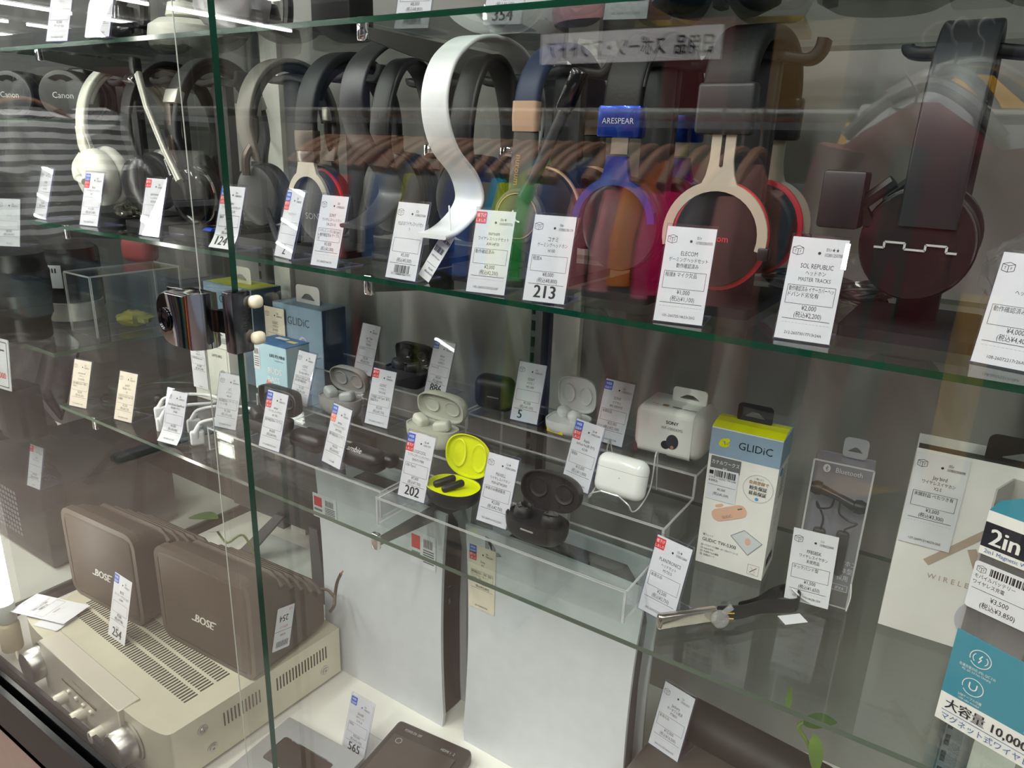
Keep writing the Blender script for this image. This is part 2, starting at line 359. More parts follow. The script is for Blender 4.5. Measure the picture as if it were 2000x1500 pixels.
# ------------------------------------------------------------------ price tags
TW, TH = 0.046, 0.092
def cube_logo(mb, x, y, s, M):
    P = lambda a, b: (x + a * s, y + b * s)
    for seg in ([P(-.5, .25), P(-.5, -.35), P(0, -.5), P(.5, -.35), P(.5, .25)], [P(-.5, .25), P(0, .1), P(.5, .25), P(.05, .42), P(-.5, .25)], [P(0, .1), P(0, -.5)]): mb.line(seg, s * 0.05, 1, M, 2e-4)
    mb.text('T', x - 0.25 * s, y - 0.27 * s, s * 0.42, 1, M, 2e-4); mb.text('F', x + 0.25 * s, y - 0.27 * s, s * 0.42, 1, M, 2e-4)
def card_print(mb, M, d, W=TW, H=TH):
    """prints a price card: d = dict(logo, no, brand, kana, model, note, price, tax, serial, big, bar, box)"""
    k = W / 0.046; e = 2e-4
    top = H - 0.004 * k
    if d.get('logo', 1): cube_logo(mb, -0.0165 * k, top - 0.007 * k, 0.0085 * k, M)
    mb.disc(0.001 * k, top - 0.0085 * k, 0.0013 * k, 12, 1, M, e)
    mb.text(d.get('no', '06r'), 0.006 * k, top - 0.0065 * k, 0.0042 * k, 1, M, e, 'l', 0.014 * k, 0.75)
    mb.text(d.get('id', '10780022813'), 0.0055 * k, top - 0.0108 * k, 0.0040 * k, 1, M, e, 'l', 0.0165 * k, 0.6)
    y = H - 0.026 * k
    for key, sz in (('brand', 0.0058), ('kana', 0.0046), ('model', 0.0048)):
        if d.get(key): mb.text(d[key], 0.001 * k, y, sz * k, 1, M, e, 'c', 0.037 * k, 0.72)
        y -= 0.0056 * k
    by1, by0 = H - 0.041 * k, H - 0.057 * k
    mb.frame(0, (by0 + by1) / 2, 0.0385 * k, by1 - by0, 0.00035 * k, 1, M, e)
    for i, ln in enumerate(d.get('note', '').split('\n')):
        if ln: mb.text(ln, -0.018 * k, by1 - 0.0048 * k - i * 0.0050 * k, 0.0048 * k, 1, M, e, 'l', 0.036 * k, 0.78)
    if d.get('price'):
        mb.text(d['price'], 0.001 * k, H - 0.0620 * k, 0.0058 * k, 1, M, e, 'c', None, 0.75)
        mb.text('(税込' + d['tax'] + ')', 0.001 * k, H - 0.0682 * k, 0.0058 * k, 1, M, e, 'c', 0.034 * k, 0.72)
    mb.rect(0, H - 0.0702 * k, 0.0385 * k, 0.00045 * k, 1, M, e)
    if d.get('bar'):
        r = random.Random(len(d['price']) + 3); x = -0.011 * k
        while x < 0.011 * k:
            wbar = r.choice((0.0003, 0.0005, 0.0008)) * k; mb.rect(x, H - 0.0765 * k, wbar, 0.009 * k, 1, M, e); x += wbar + r.choice((0.0003, 0.0006)) * k
        mb.text(d.get('id', ''), 0, H - 0.0838 * k, 0.0026 * k, 1, M, e, 'c', 0.022 * k)
    if d.get('big'):
        mb.text(d['big'], d.get('bx', 0.0) * k, 0.0045 * k, 0.0185 * k, 1, M, e, 'c', 0.033 * k, 0.9, 0.0005)
        if d.get('marks'): [mb.rect((-0.003 + i * 0.003) * k, 0.0195 * k, 0.0007 * k, 0.003 * k, 1, M, e) for i in range(3)]
    elif d.get('serial'):
        mb.text(d['serial'], 0, 0.005 * k, 0.0036 * k, 1, M, e, 'c', 0.036 * k, 0.9)
        if not d.get('bar'):
            for i in range(14): mb.rect((-0.018 + i * 0.0028) * k, H - 0.0735 * k, 0.0017 * k, 0.00018 * k, 2, M, e)
def stickers(t, M, d, W=TW, H=TH, parent=None):
    k = W / 0.046; y = H - 0.0075 * k
    for s in d.get('st', ''):
        mb = MB(); col = {'b': BLUE, 'r': RED, 'o': ORANGE}[s]
        Ms = M @ T(-0.0165 * k, y, 3e-4)
        mb.prism(rrect(0.0125 * k, 0.0125 * k, 0.0008 * k, 2), 0, 1e-4, 0, Ms)
        a, b = ('WEB', '出品中') if s == 'b' else ('値下げ', 'しました')
        mb.text(a, 0, 0.0008 * k, 0.0046 * k, 1, Ms, 2.5e-4, 'c', 0.0105 * k, 0.9); mb.text(b, 0, -0.0045 * k, 0.0038 * k, 1, Ms, 2.5e-4, 'c', 0.0112 * k, 0.9)
        mb.build('sticker', [col, WHITE_INK], t); y -= 0.0115 * k
TAGGRP = None
def price_tag(label, p0, yaw, d, tilt=17, paper=None, foot=0.045, curl=False):
    """a card in a bent clear stand; p0 = foot of the front face, middle"""
    t = thing('price_tag', label, 'price tag', p0, yaw)
    th = R_(tilt)
    Mt = RX(-th) @ FACE                       # card plane: x right, y up the card, outward z -> towards the viewer
    off = T(0, 0, 0.0016)
    mb = MB(); Hc = TH - 0.0035
    if curl:
        for i in range(12):
            y0, y1 = Hc * i / 12, Hc * (i + 1) / 12; f = lambda y: 0.008 * max(0, 1 - y / 0.03) ** 2
            mb.quad([(-TW / 2, y0, f(y0)), (TW / 2, y0, f(y0)), (TW / 2, y1, f(y1)), (-TW / 2, y1, f(y1))], 0, Mt @ off)
        off2 = off @ T(0, 0, 1e-4)
        pm = MB(); card_print(pm, T(0, 0.0005, 1e-4), d, TW, Hc)
        mb.add([(x, y, z + f(max(0.0, y))) for x, y, z in pm.v], pm.f, pm.m, False, Mt @ off)
    else:
        mb.box((0, Hc / 2 + 0.0008, 0), (TW - 0.001, Hc, 2e-4), 0, Mt @ off); off2 = off
    if not curl: card_print(mb, Mt @ off2 @ T(0, 0.0005, 0.0), d, TW, Hc)
    mb.build('card', [paper or PAPER, INK, GREY_INK], t)
    stickers(t, Mt @ off2, d, TW, Hc)
    hb = MB(); w2 = TW + 0.001
    hb.box((0, TH / 2, 0.0), (w2, TH, 0.0014), [0, 0, 1, 1, 1, 1], Mt)      # back leaf
    hb.box((0, TH / 2, 0.0024), (w2, TH, 0.0008), [0, 0, 1, 1, 1, 1], Mt)                              # front leaf
    hb.box((0, foot / 2, 0.0008), (w2, foot, 0.0014), [0, 0, 1, 1, 1, 1])                              # foot
    hb.build('holder', [ACRYL, ACE], t)
    return t
def tag_px(label, l, r, z, d, **k):
    a, b = atZ(l[0], l[1], z), atZ(r[0], r[1], z); yaw = math.atan2(b.y - a.y, b.x - a.x)
    yaw = max(-0.20, min(0.20, yaw))
    c = (a + b) / 2
    return price_tag(label, (c.x, c.y, z + 0.0002), yaw, d, **k)
def D(brand='', kana='', model='', note='', price='', tax='', serial='', **k):
    k.update(brand=brand, kana=kana, model=model, note=note, price='¥' + price if price else '', tax='¥' + tax, serial=serial); return k
Z1, Z2, Z3 = -0.454, -0.422, -0.390
# middle shelf
tag_px('small white price tag standing before the ivory headphones at the shelf end', (66, 425), (94, 430), ZB, D('SONY', 'ヘッドホン', 'WH-1000', '', '6,000', '6,600', '201-26050721r24A'))
tag_px('price tag with blue over red stickers beside the ivory headphones', (157, 440), (192, 444), ZB, D('Bose', 'ワイヤレス ヘッドホン', 'NC 700', '', '14,000', '15,400', '201-26082101r26C', st='br', logo=0))
tag_px('price tag with one red sticker below the silver boom headset', (276, 460), (309, 464), ZB, D('plantronics', 'ヘッドセット', 'VOYAGER', '', '4,500', '4,950', '115-26061320r25A', st='r', logo=0))
tag_px('curled price tag reading 124 behind the green door edge', (418, 485), (462, 491), ZB, D('Jabra', 'ワイヤレス ヘッドセット', 'EVOLVE2 65', '動作', '7,000', '7,500', '', st='br', logo=0, big='124', bx=-0.004), curl=True)
tag_px('glaring narrow price tag with blue and red stickers beside the ¥3,000 tag', (541, 501), (567, 508), ZB, D('', 'ヘッドセット', '', '動作確認済み', '', '', '', st='br', logo=0, big='2'))
tag_px('price tag priced ¥3,000 below the red-rimmed grey ear cup', (611, 519), (656, 526), ZB, D('SONY', 'ワイヤレスヘッドホン', 'DR-ZX110', 'ワイヤレス ノーマル USB-TypeC\n& 動作確認済み ケーブル\n可', '3,000', '3,300', '201-26052016r25A', no='05r'))
tag_px('price tag with a barcode priced ¥5,000 before the looped headphones', (755, 543), (811, 552), ZB, D('PULSE 3D ワイヤレスヘッドセッ', 'ト', '', '', '5,000', '5,500', '201-26020817010r20C', no='03r', id='1078002573684', bar=1))
tag_px('price tag with red sticker priced ¥2,000 below the rose-gold trimmed headset', (914, 571), (982, 579), ZB, D('nuroum', 'ワイヤレスヘッドセット', 'AW-HP30', '動作確認済み', '2,000', '2,200', '145-26052120322r26F', st='r', logo=0, no='06r★', id='1030058973756'))
tag_px('price tag with large number 213 beside the blue-capped headphones', (1024, 588), (1099, 597), ZB, D('コナミ', 'ゲーミングヘッドホン', 'H100', '程度A', '8,000', '8,800', '', no='06r', id='1078002781174', big='213'))
tag_px('price tag priced ¥1,000 before the beige-yoked headphones', (1275, 627), (1372, 639), ZB, D('ELECOM', 'ゲーミングヘッドセット', '動作確認済み', '程度B マイク欠品', '1,000', '1,100', '101-26072514623r26G', no='01r', id='1078002860590'))
tag_px('price tag with two stars priced ¥2,000 beside the dark headphones', (1507, 660), (1624, 677), ZB, D('SOL REPUBLIC', 'ヘッドホン', 'MASTER TRACKS', '動作確認済み イヤーカバーヘッ\nドバンド劣化有', '2,000', '2,200', '212-26073017713r24A', no='01r★★', id='1028012507084'))
tag_px('glaring price tag cut by the frame at the near end of the middle shelf', (1890, 706), (2032, 735), ZB, D('', 'ヘッドホン', '', '動作確認済み', '4,000', '4,400', '108-26072217r26A', no='02r'))
# lower shelf, far end
tag_px('cream price tag at the far end of the lower shelf', (141, 793), (165, 798), ZC, D('radiuserver', 'イヤホン', 'HP-NX500', '動作確認済み 一部欠\n品有り', '2,000', '2,200', '101-26030511r26A'), paper=CREAM)
tag_px('cream price tag right in front of the coiled neckband earphones', (225, 819), (257, 827), ZC, D('AVIOT', '骨伝導イヤホン', 'A2', '本体のみ USB-TypeC 動\n作確認', '2,500', '2,750', '201-26042215r26A'), paper=CREAM)
tag_px('curled white price tag between the two white bone conduction headphones', (316, 860), (354, 870), ZC, D('AfterShokz OpenMove', '骨伝導イヤホン', 'AS660', '', '4,000', '4,400', '145-26061621r26A', no='06r'), curl=True)
# riser steps
tag_px('pale price tag ahead of the white earphone box priced ¥1,500', (420, 833), (460, 841), Z1, D('JVC', 'イヤホン', 'HA-A7', '動作確認済み イヤーピース\n・エッジ有', '1,500', '1,650', '145-26042116r26A'))
tag_px('price tag with blue and red stickers before the wide-open black earbud case', (506, 871), (547, 885), Z1, D('anker', 'ワイヤレスイヤホン', 'AK-T821', '動作確認済み イヤフォ', '4,500', '4,950', '213-26080520212r26A', st='br', logo=0))
tag_px('price tag with glare and blue and orange stickers between two closed black cases', (631, 901), (664, 918), Z1, D('ambie', 'ワイヤレスイヤホン', 'AM-TW02', '動作確認済み イヤフ', '4,500', '4,950', '213-2608', st='bo', logo=0))
price_tag('price tag before the grey-blue hanging box priced ¥1,500', (-0.918, 0.146, Z2 + 0.0002), -0.05, D('GLIDIC', 'イヤホン', 'SB-WS61-WRTW', '本体のみ USB-TypeC 程\n度B 動作確認済み', '1,500', '1,650', '101-260531'))
tag_px('price tag with yellow glare standing highest on the far riser', (690, 726), (727, 737), Z3, D('agーTws', 'イヤホン', 'TWS03R', 'ホカ付ケ', '2,500', '2,750', '101-26060517r24A', logo=0))
tag_px('price tag with red sticker priced ¥2,500 below the small black open case', (711, 826), (759, 839), Z2, D('GLIDIC', 'イヤホン', 'TW-6100', '充電器 USB-TypeC 動作\n確認済み', '2,500', '2,750', '703-26061216322r11C', st='r', logo=0, no='06r★'))
tag_px('price tag with large number 886 on the top riser step', (828, 765), (871, 778), Z3, D('Anker', 'イヤホン', 'A3930511', 'Aetotic 白', '8,000', '8,800', '', st='b', logo=0, big='886', marks=1))
tag_px('price tag with large number 202 beside the yellow earbud case', (776, 966), (831, 985), Z1, D('LOGICOOL', 'ワイヤレスゲーミングイヤホン', 'GHS-F1170BK', 'USB-TypeC', '7,000', '7,700', '', st='br', logo=0, no='06r★', id='1038913570', big='202'))
tag_px('price tag priced ¥2,500 between the yellow case and the big black open case', (930, 1015), (990, 1036), Z1, D('MAXELL', 'ワイヤレスイヤホン', 'MXH-BTW2000', '本体のみ現状販売', '2,500', '2,750', '102-26041610322r26C', no='12r★', id='1078001508966'))
tag_px('price tag with single digit 5 beside the upright dark closed case', (996, 819), (1050, 831), Z3, D('SONY', 'イヤホン', 'WF-L900', '', '5,000', '5,500', '', no='02r', big='5', bx=-0.008))
tag_px('price tag with blue and red stickers beside the glossy white earbud case', (1095, 943), (1151, 967), Z2, D('Apple', 'AirPods Pro(第1世代)', 'A2190', '程度B', '10,000', '11,000', '233-26082120322r26A', st='br', logo=0, no='20r★', id='107800256896'))
tag_px('price tag with blue sticker priced ¥20,000 beside the white rounded carton', (1166, 861), (1208, 873), Z3, D('SONY', 'イヤホン', 'WF-1000XM5', '未開封品', '20,000', '22,000', '201-26061023r26A', st='b', logo=0, no='03r', id='1078002923152'))
tag_px('price tag with red sticker standing before the earpiece with a black loop', (1247, 1187), (1313, 1224), ZC, D('PLANTRONICS', 'ヘッドセット', 'M1TE15', '本体のみ', '2,500', '2,750', '242-26002520321r26I', st='r', logo=0, no='10r★', id='107800126864'))
# top shelf (seen from below)
tag_px('price tag with blue sticker at the far end of the top shelf', (100, 82), (125, 83), ZA, D('', 'マウス', '', '', '2,000', '2,200', '201-26042211r26A', st='b', logo=0))
tag_px('price tag second from the far end of the top shelf', (176, 73), (208, 75), ZA, D('', 'コントローラー', '', '', '3,000', '3,300', '201-26042212r26A', st='b', logo=0))
tag_px('price tag with barcode priced ¥8,000 on the top shelf', (776, 56), (831, 61), ZA, D('', 'ヘッドセット', '', '', '8,000', '8,800', '201-26020911r20C', bar=1, id='1078002211'))
tag_px('price tag with large number 354 before the pink and red set', (946, 48), (1014, 54), ZA, D('', 'ヘッドホン', '', '', '6,000', '6,600', '', big='354', marks=1))
tag_px('price tag before the dark blue set on the top shelf', (1181, 38), (1259, 44), ZA, D('', 'ヘッドホン', '', '', '5,000', '5,500', '105-26042115231r26C'))
# deck
tag_px('price tag with blue sticker and number 565 beside the silver box on the deck', (671, 1461), (710, 1486), DECK, D('SHARP', 'ポケトーク', 'S2 PLUS', '程度A', '30,000', '33,000', '', st='b', logo=0, big='565'))
# ------------------------------------------------------------------ headphones on stands
def stand(x, y, top, label, poleW=0.036):
    t = thing('headphone_stand', label, 'headphone stand', (x, y, ZB), 0, 'black headphone stands on the middle shelf')
    MB().rbox((0, 0.0, 0.005), (0.078 if -0.6 < x < -0.2 else 0.108, 0.150, 0.010), 0.006, 3, 0, None, 2).build('base', SATIN, t)
    MB().rbox((0, 0.012, top / 2), (poleW, 0.016, top - 0.012), 0.003, 2).build('pole', SATIN, t)
    path = spline([(-0.048, top + 0.000), (-0.046, top - 0.005), (-0.030, top - 0.007), (0, top - 0.003), (0.028, top - 0.007), (0.044, top - 0.008), (0.052, top - 0.001), (0.054, top + 0.009)], 5)
    MB().sweep(path, rrect(0.026, 0.010, 0.0035, 3), 0, T(0, 0.010, 0) @ RZ(-PI / 2)).build('cradle', SATIN, t)
    return t
def band_path(half, zs, top, n=28, p=2.2, low=0.0):
    o = []
    for i in range(n + 1):
        a = PI * i / n; c, s_ = math.cos(a), math.sin(a)
        o.append((-half * math.copysign(abs(c) ** (2 / p), c), zs + (top - zs) * s_ ** (2 / p)))
    if low: o = [(o[0][0] + low * 0.25, zs - low)] + o + [(o[-1][0] - low * 0.25, zs - low)]
    return o
def bprof(wd, th, r=0.3, n=3):
    return rrect(wd, th, min(wd, th) * 0.5 * min(0.98, 2 * r), n)
def cup(parent, side, cx, cy, cz, rx, rz, thick, m_out, m_ring, m_pad, dome=0.35, yaw=0.0, tilt=0.0, logo=None, m_logo=None, ringw=0.004, lsize=0.010, lz=0.0, rr=1.035):
    """one ear cup; side -1 is the one towards the viewer"""
    M = T(cx, cy, cz) @ RZ(yaw) @ RX(tilt) @ (RX(PI / 2) if side < 0 else RX(-PI / 2))       # local z -> outward
    k = rz / rx
    prof = [(rx * 0.96, 0.0), (rx, thick * 0.15), (rx, thick * 0.5), (rx * 0.97, thick * 0.72), (rx * 0.86, thick * (0.72 + dome * 0.5)), (rx * 0.6, thick * (0.72 + dome * 0.85)), (rx * 0.3, thick * (0.72 + dome)), (0, thick * (0.74 + dome))]
    c = MB().lathe(prof, 40, 0, M, 1, k).build('ear_cup', m_out, parent)
    if m_ring: MB().lathe([(rx * 1.0, -ringw), (rx * rr, -ringw * 0.8), (rx * rr, 0.001), (rx * 0.98, 0.002)], 40, 0, M, 1, k).build('rim', m_ring, c)
    pad = MB(); pr = []
    for i in range(9):
        a = -90 + 180 * i / 8; pr.append((rx * (0.86 + 0.17 * math.cos(R_(a))), -0.011 + 0.011 * math.sin(R_(a)) * -1 - ringw))
    pr = [(rx * 0.45, -ringw)] + pr[::1] + [(rx * 0.45, -0.018 - ringw)]
    pad.lathe(pr, 40, 0, M, 1, k); pad.build('ear_cushion', m_pad, parent)
    if logo: MB().text(logo, 0, -lsize * 0.35 + lz, lsize, 0, M, thick * (0.74 + dome) + 0.0004 if dome < 0.2 else thick * (0.74 + dome * 0.97) + 0.0008, 'c', rx * 1.5, 0.95).build('lettering', m_logo or LGREY, c)
    return c
def yoke(parent, side, cx, cy, cz, ro, ri, sw, sh, m, slot=False, k=1.0, th=0.003, a0=-8):
    """flat fork over the cup: stem plus a half ring"""
    ax = arc(0, 0, ro, ro * k, a0, 90 - math.degrees(math.asin(sw / 2 / ro)) * 1.5, 10)
    bx = [(sw * 0.6, ro * k + sw * 0.22), (sw / 2, ro * k + sw * 0.8), (sw / 2, ro * k + sh)]
    outer = ax + bx + [(-x, y) for x, y in reversed(ax + bx)]
    inner = arc(0, 0, ri, ri * k, 180 - a0, a0, 20)
    M = T(cx, cy, cz) @ (FACE if side < 0 else RZ(PI) @ FACE)
    o = MB().prism(outer + inner, -th / 2, th / 2, 0, M).build('yoke', m, parent)
    if slot: MB().prism(rrect(sw * 0.16, sh * 0.62, sw * 0.079, 4, 0, ro * k + sh * 0.55), -th / 2 - 2e-4, th / 2 + 2e-4, 0, M).build('slot', mat('slot_black', '050505', 0.8), o)
    return o
STANDS = {}
def hp(label, x, y):
    return thing('headphones', label, 'headphones', (x, y, ZB))
HY = 0.148
def basic(t, half, zs, top, bw, bt, m_band, m_pad, low=0.0, p=2.2, padw=0.8):
    pth = band_path(half, zs, top, 30, p, low)
    MB().sweep(pth, bprof(bw, bt)).build('headband', m_band, t)
    mid = [(y * 0.93, z - bt * 0.9) for y, z in band_path(half, zs, top, 30, p)][5:-5]
    MB().sweep(mid, bprof(bw * padw, bt * 1.1, 0.45)).build('headband_cushion', m_pad, t)
def arm_pair(t, half, z0, z1, wd, th, m, name='slider', dy=0.0):
    for s in (-1, 1): MB().rbox((0, s * (half + dy), (z0 + z1) / 2), (wd, th, abs(z1 - z0)), min(wd, th) * 0.3, 2).build(name, m, t)
SIL = mat('champagne_metal', 'CFC7B6', 0.35, 0.5); ROSE = mat('rose_gold', 'CBA78C', 0.4, 0.3); NAVY = mat('navy_leatherette', '1E2A4A', 0.5); BLUEM = mat('blue_metal', '163CA0', 0.25, 0.7, coat=0.5)
REDF = mat('red_ring', 'D12A34', 0.5); BRONZE = mat('dark_bronze', '544A42', 0.35, 0.5)
TOPZ = 0.262
# 1 ivory
def h_ivory():
    t = hp('ivory over-ear headphones at the far end of the shelf', -1.325, HY)
    basic(t, 0.085, 0.150, TOPZ, 0.026, 0.009, OFFW, OFFW, 0.05, 2.0)
    for s in (-1, 1):
        MB().sweep([(s * 0.080, 0.105), (s * 0.086, 0.13), (s * 0.0862, 0.16)], bprof(0.024, 0.010)).build('slider', OFFW, t)
        cup(t, s, 0.012, s * 0.066, 0.078, 0.042, 0.048, 0.026, OFFW, None, mat('pale_pad', 'CFCDC4', 0.6), 0.45, s * -0.15, 0.12)
        MB().tube(spline([(-0.006, s * 0.084, 0.112), (-0.014, s * 0.094, 0.092), (0.0, s * 0.100, 0.074), (0.014, s * 0.1, 0.07)]), [0.010] * 8 + [0.009] * 8 + [0.006] * 9, 10).build('swivel_arm', OFFW, t)
    MB().text('SONY', 0, 0, 0.008, 0, T(0.0135, -0.083, 0.128) @ RZ(0) @ SIDE @ RZ(-PI / 2)).build('lettering', GREY_INK, t)
    return t
# 2 black with pale seam
def h_black_oval():
    t = hp('black headphones with smooth oval grey-sheened cups second from the far end', -1.195, HY)
    basic(t, 0.082, 0.150, TOPZ, 0.026, 0.007, SATIN, PAD, 0.07, 2.1)
    for s in (-1, 1):
        MB().rbox((0, s * 0.066, 0.232), (0.027, 0.010, 0.012), 0.002, 2, 0, T(0, s * 0.066, 0.232) @ RX(s * 0.75) @ T(0, -s * 0.066, -0.232)).build('hinge_band', CHROME, t)
        cup(t, s, 0.016, s * 0.062, 0.075, 0.038, 0.046, 0.028, mat('soft_black_sheen', '2A2A2D', 0.25, 0.3), None, PAD, 0.5, s * -0.3, 0.1)
    return t
# 3 boom headset, silver edge
def h_boom_silver():
    t = hp('black headset with a long silver microphone boom raised beside its band', -1.07, HY)
    basic(t, 0.082, 0.15, TOPZ, 0.032, 0.011, SATIN, PAD, 0.05, 2.1)
    for s in (-1, 1):
        MB().rbox((0, s * 0.0745, 0.205), (0.033, 0.014, 0.022), 0.003, 2, 0, T(0, s * 0.0745, 0.205) @ RX(s * 0.35) @ T(0, -s * 0.0745, -0.205)).build('end_cap', SILVER, t)
        cup(t, s, 0.014, s * 0.062, 0.062, 0.037, 0.044, 0.022, GLOSSB, CHROME, PAD, 0.3, s * -0.2, 0.1)
        MB().sweep([(s * 0.08, 0.085), (s * 0.085, 0.13), (s * 0.083, 0.195)], bprof(0.014, 0.006)).build('slider', BRONZE, t)
    b = MB().tube([(0.02, -0.092, 0.085), (-0.005, -0.096, 0.13), (-0.035, -0.098, 0.19), (-0.052, -0.096, 0.238)], [0.006, 0.005, 0.005, 0.006], 10).build('microphone_boom', SILVER, t)
    MB().rbox((-0.056, -0.096, 0.247), (0.016, 0.014, 0.026), 0.004, 3).build('microphone', BLACK, b)
    MB().text('plantronics', 0, 0, 0.0075, 0, T(0.006, -0.1, 0.105) @ RZ(0) @ FACE @ RZ(R_(115))).build('lettering', WHITE_INK, b)
    return t
# 4 grey brown band with boom
def h_grey_brown():
    t = hp('black headset with brown-grey outer band and small silver hinge block', -0.90, HY)
    MB().sweep(band_path(0.082, 0.165, TOPZ - 0.004, 30, 2.1, 0.045), bprof(0.030, 0.006)).build('headband', mat('brown_grey', '6A655E', 0.4, 0.1), t)
    MB().sweep([(y * 0.92, z - 0.009) for y, z in band_path(0.082, 0.165, TOPZ - 0.004, 30, 2.1)][2:-2], bprof(0.028, 0.010, 0.4)).build('headband_cushion', SATIN, t)
    for s in (-1, 1):
        MB().rbox((0.006, s * 0.066, 0.190), (0.014, 0.010, 0.020), 0.002, 2).build('hinge_block', SILVER, t)
        MB().tube(spline([(0.004, s * 0.068, 0.18), (0.004, s * 0.07, 0.15), (0.0, s * 0.083, 0.125), (0.0, s * 0.085, 0.1)]), 0.006).build('slider', BRONZE, t)
        cup(t, s, 0.0, s * 0.06, 0.072, 0.037, 0.043, 0.016, DGREY, None, PAD, 0.3, s * -0.15, 0.08)
    MB().tube([(0.028, -0.076, 0.055), (0.045, -0.080, 0.03), (0.062, -0.085, 0.010)], [0.004, 0.0045, 0.005], 8).build('microphone_boom', SATIN, t)
    return t
# 5 grey cups, beige yoke, red rim
def h_grey_red():
    t = hp('black headphones with speckled grey cups, beige fork and thin red rim', -0.775, HY)
    basic(t, 0.082, 0.165, TOPZ - 0.003, 0.034, 0.012, SATIN, PAD, 0.012, 2.1)
    for s in (-1, 1):
        MB().rbox((0, s * 0.081, 0.150), (0.036, 0.014, 0.026), 0.002, 2).build('end_cap', BRONZE, t)
        MB().rbox((0, s * 0.081, 0.130), (0.034, 0.011, 0.016), 0.002, 2).build('slider', mat('smoke_chrome', '5A5654', 0.2, 0.6), t)
        yoke(t, s, 0.0, s * 0.0835, 0.068, 0.040, 0.032, 0.026, 0.022, SIL, False, 1.15, 0.005, -5)
        cup(t, s, 0.0, s * 0.060, 0.066, 0.037, 0.047, 0.018, mat('speckled_grey', '4C4B4A', 0.45, 0.2, 0.5, 0.5, 900), REDF, PAD, 0.25, s * -0.08, 0.06, 'SONY' if s < 0 else None, LGREY, 0.003, 0.012, -0.012)
    return t
# 6, 7 looped wing headsets
LY = 0.115
def h_looped(label, x, m_wing, m_in, mids):
    t = hp(label, x, LY)
    pts = [(-0.104, 0.054), (-0.084, 0.057), (-0.062, 0.066), (-0.042, 0.080), (-0.034, 0.096), (-0.047, 0.120), (-0.080, 0.146), (-0.096, 0.176), (-0.097, 0.206), (-0.082, 0.236), (-0.050, 0.258), (-0.018, 0.266), (0.0, 0.2665)]
    half = spline(pts, 5)
    full = half + [(-y, z) for y, z in reversed(half)][1:]
    n = len(full); sc = []
    for i in range(n):
        u = min(i, n - 1 - i) / (n / 2); sc.append((1.15 if u < 0.35 else (1.0 if u > 0.6 else 1.15 - 0.6 * (u - 0.35)), 1))
    MB().sweep(full, bprof(0.036, 0.005, 0.45), 0, None, sc).build('wing_band', m_wing, t)
    pth = band_path(0.052, 0.150, 0.246, 26, 2.0, 0.03)
    MB().sweep(pth, bprof(0.032, 0.009, 0.4)).build('inner_headband', m_in, t)
    for s in (-1, 1):
        cup(t, s, -0.012, s * 0.012, 0.090, 0.046, 0.050, 0.016, m_in, None, PAD, 0.25, s * -0.1, 0.0)
        MB().rbox((0.0, s * 0.046, 0.142), (0.022, 0.010, 0.018), 0.002, 2).build('slider', mids, t)
    return t
# 8 navy + rose
def h_navy():
    t = hp('navy-banded grey headset with rose gold sleeves and raised microphone arm', -0.437, HY)
    pth = band_path(0.080, 0.190, TOPZ - 0.006, 30, 2.0)
    MB().sweep(pth, bprof(0.030, 0.013, 0.45)).build('headband', NAVY, t)
    for s in (-1, 1):
        MB().sweep([(s * 0.080, 0.197), (s * 0.081, 0.180), (s * 0.0795, 0.168)], bprof(0.031, 0.014, 0.3)).build('sleeve', ROSE, t)
        ps = spline([(s * 0.0795, 0.168), (s * 0.081, 0.14), (s * 0.083, 0.110), (s * 0.078, 0.082)], 5)
        a = MB().sweep(ps, bprof(0.028, 0.012, 0.4), 0, None, [(1 + 0.3 * i / len(ps), 1) for i in range(len(ps))]).build('side_arm', mat('warm_dark_grey', '55504B', 0.45), t)
        if s < 0: MB().text('nuroum', 0, 0, 0.010, 0, T(-0.006, -0.0905, 0.128) @ FACE @ RZ(-PI / 2 - 0.1), 0, 'c', None, 1).build('lettering', mat('gold_ink', 'C79A5A', 0.4, 0.4), a)
        cup(t, s, 0.012, s * 0.060, 0.083, 0.044, 0.048, 0.012, mat('deep_bronze', '37302B', 0.4, 0.3), ROSE, PAD, 0.2, s * -0.12, 0.05)
    M = T(0.0, -0.085, 0.080) @ RZ(0.1) @ RX(PI / 2)
    MB().lathe([(0.027, -0.008), (0.029, 0), (0.029, 0.006), (0.026, 0.009), (0.0, 0.0095)], 36, 0, M).build('control_dial', mat('warm_dark_grey', '55504B', 0.45), t)
    MB().ring(arc(0, 0, 0.0245, 0.0245, 0, 350, 35), arc(0, 0, 0.0235, 0.0235, 0, 350, 35), 0.009, 0.0101, 0, M).build('dial_ring', ROSE, t)
    MB().line([(-0.004, 0.006), (-0.006, 0.002), (0.0, -0.005), (0.004, -0.006)], 0.0018, 0, M, 0.0101).build('phone_mark', WHITE_INK, t)
    b = MB().tube([(0.010, -0.093, 0.100), (0.022, -0.096, 0.120), (0.052, -0.098, 0.180), (0.062, -0.098, 0.205)], [0.009, 0.0065, 0.006, 0.0065], 10).build('microphone_arm', DGREY, t)
    MB().rbox((0, 0, 0), (0.016, 0.013, 0.042), 0.003, 2, 0, T(0.063, -0.098, 0.205) @ RY(0.42)).build('microphone', GLOSSB, b)
    return t
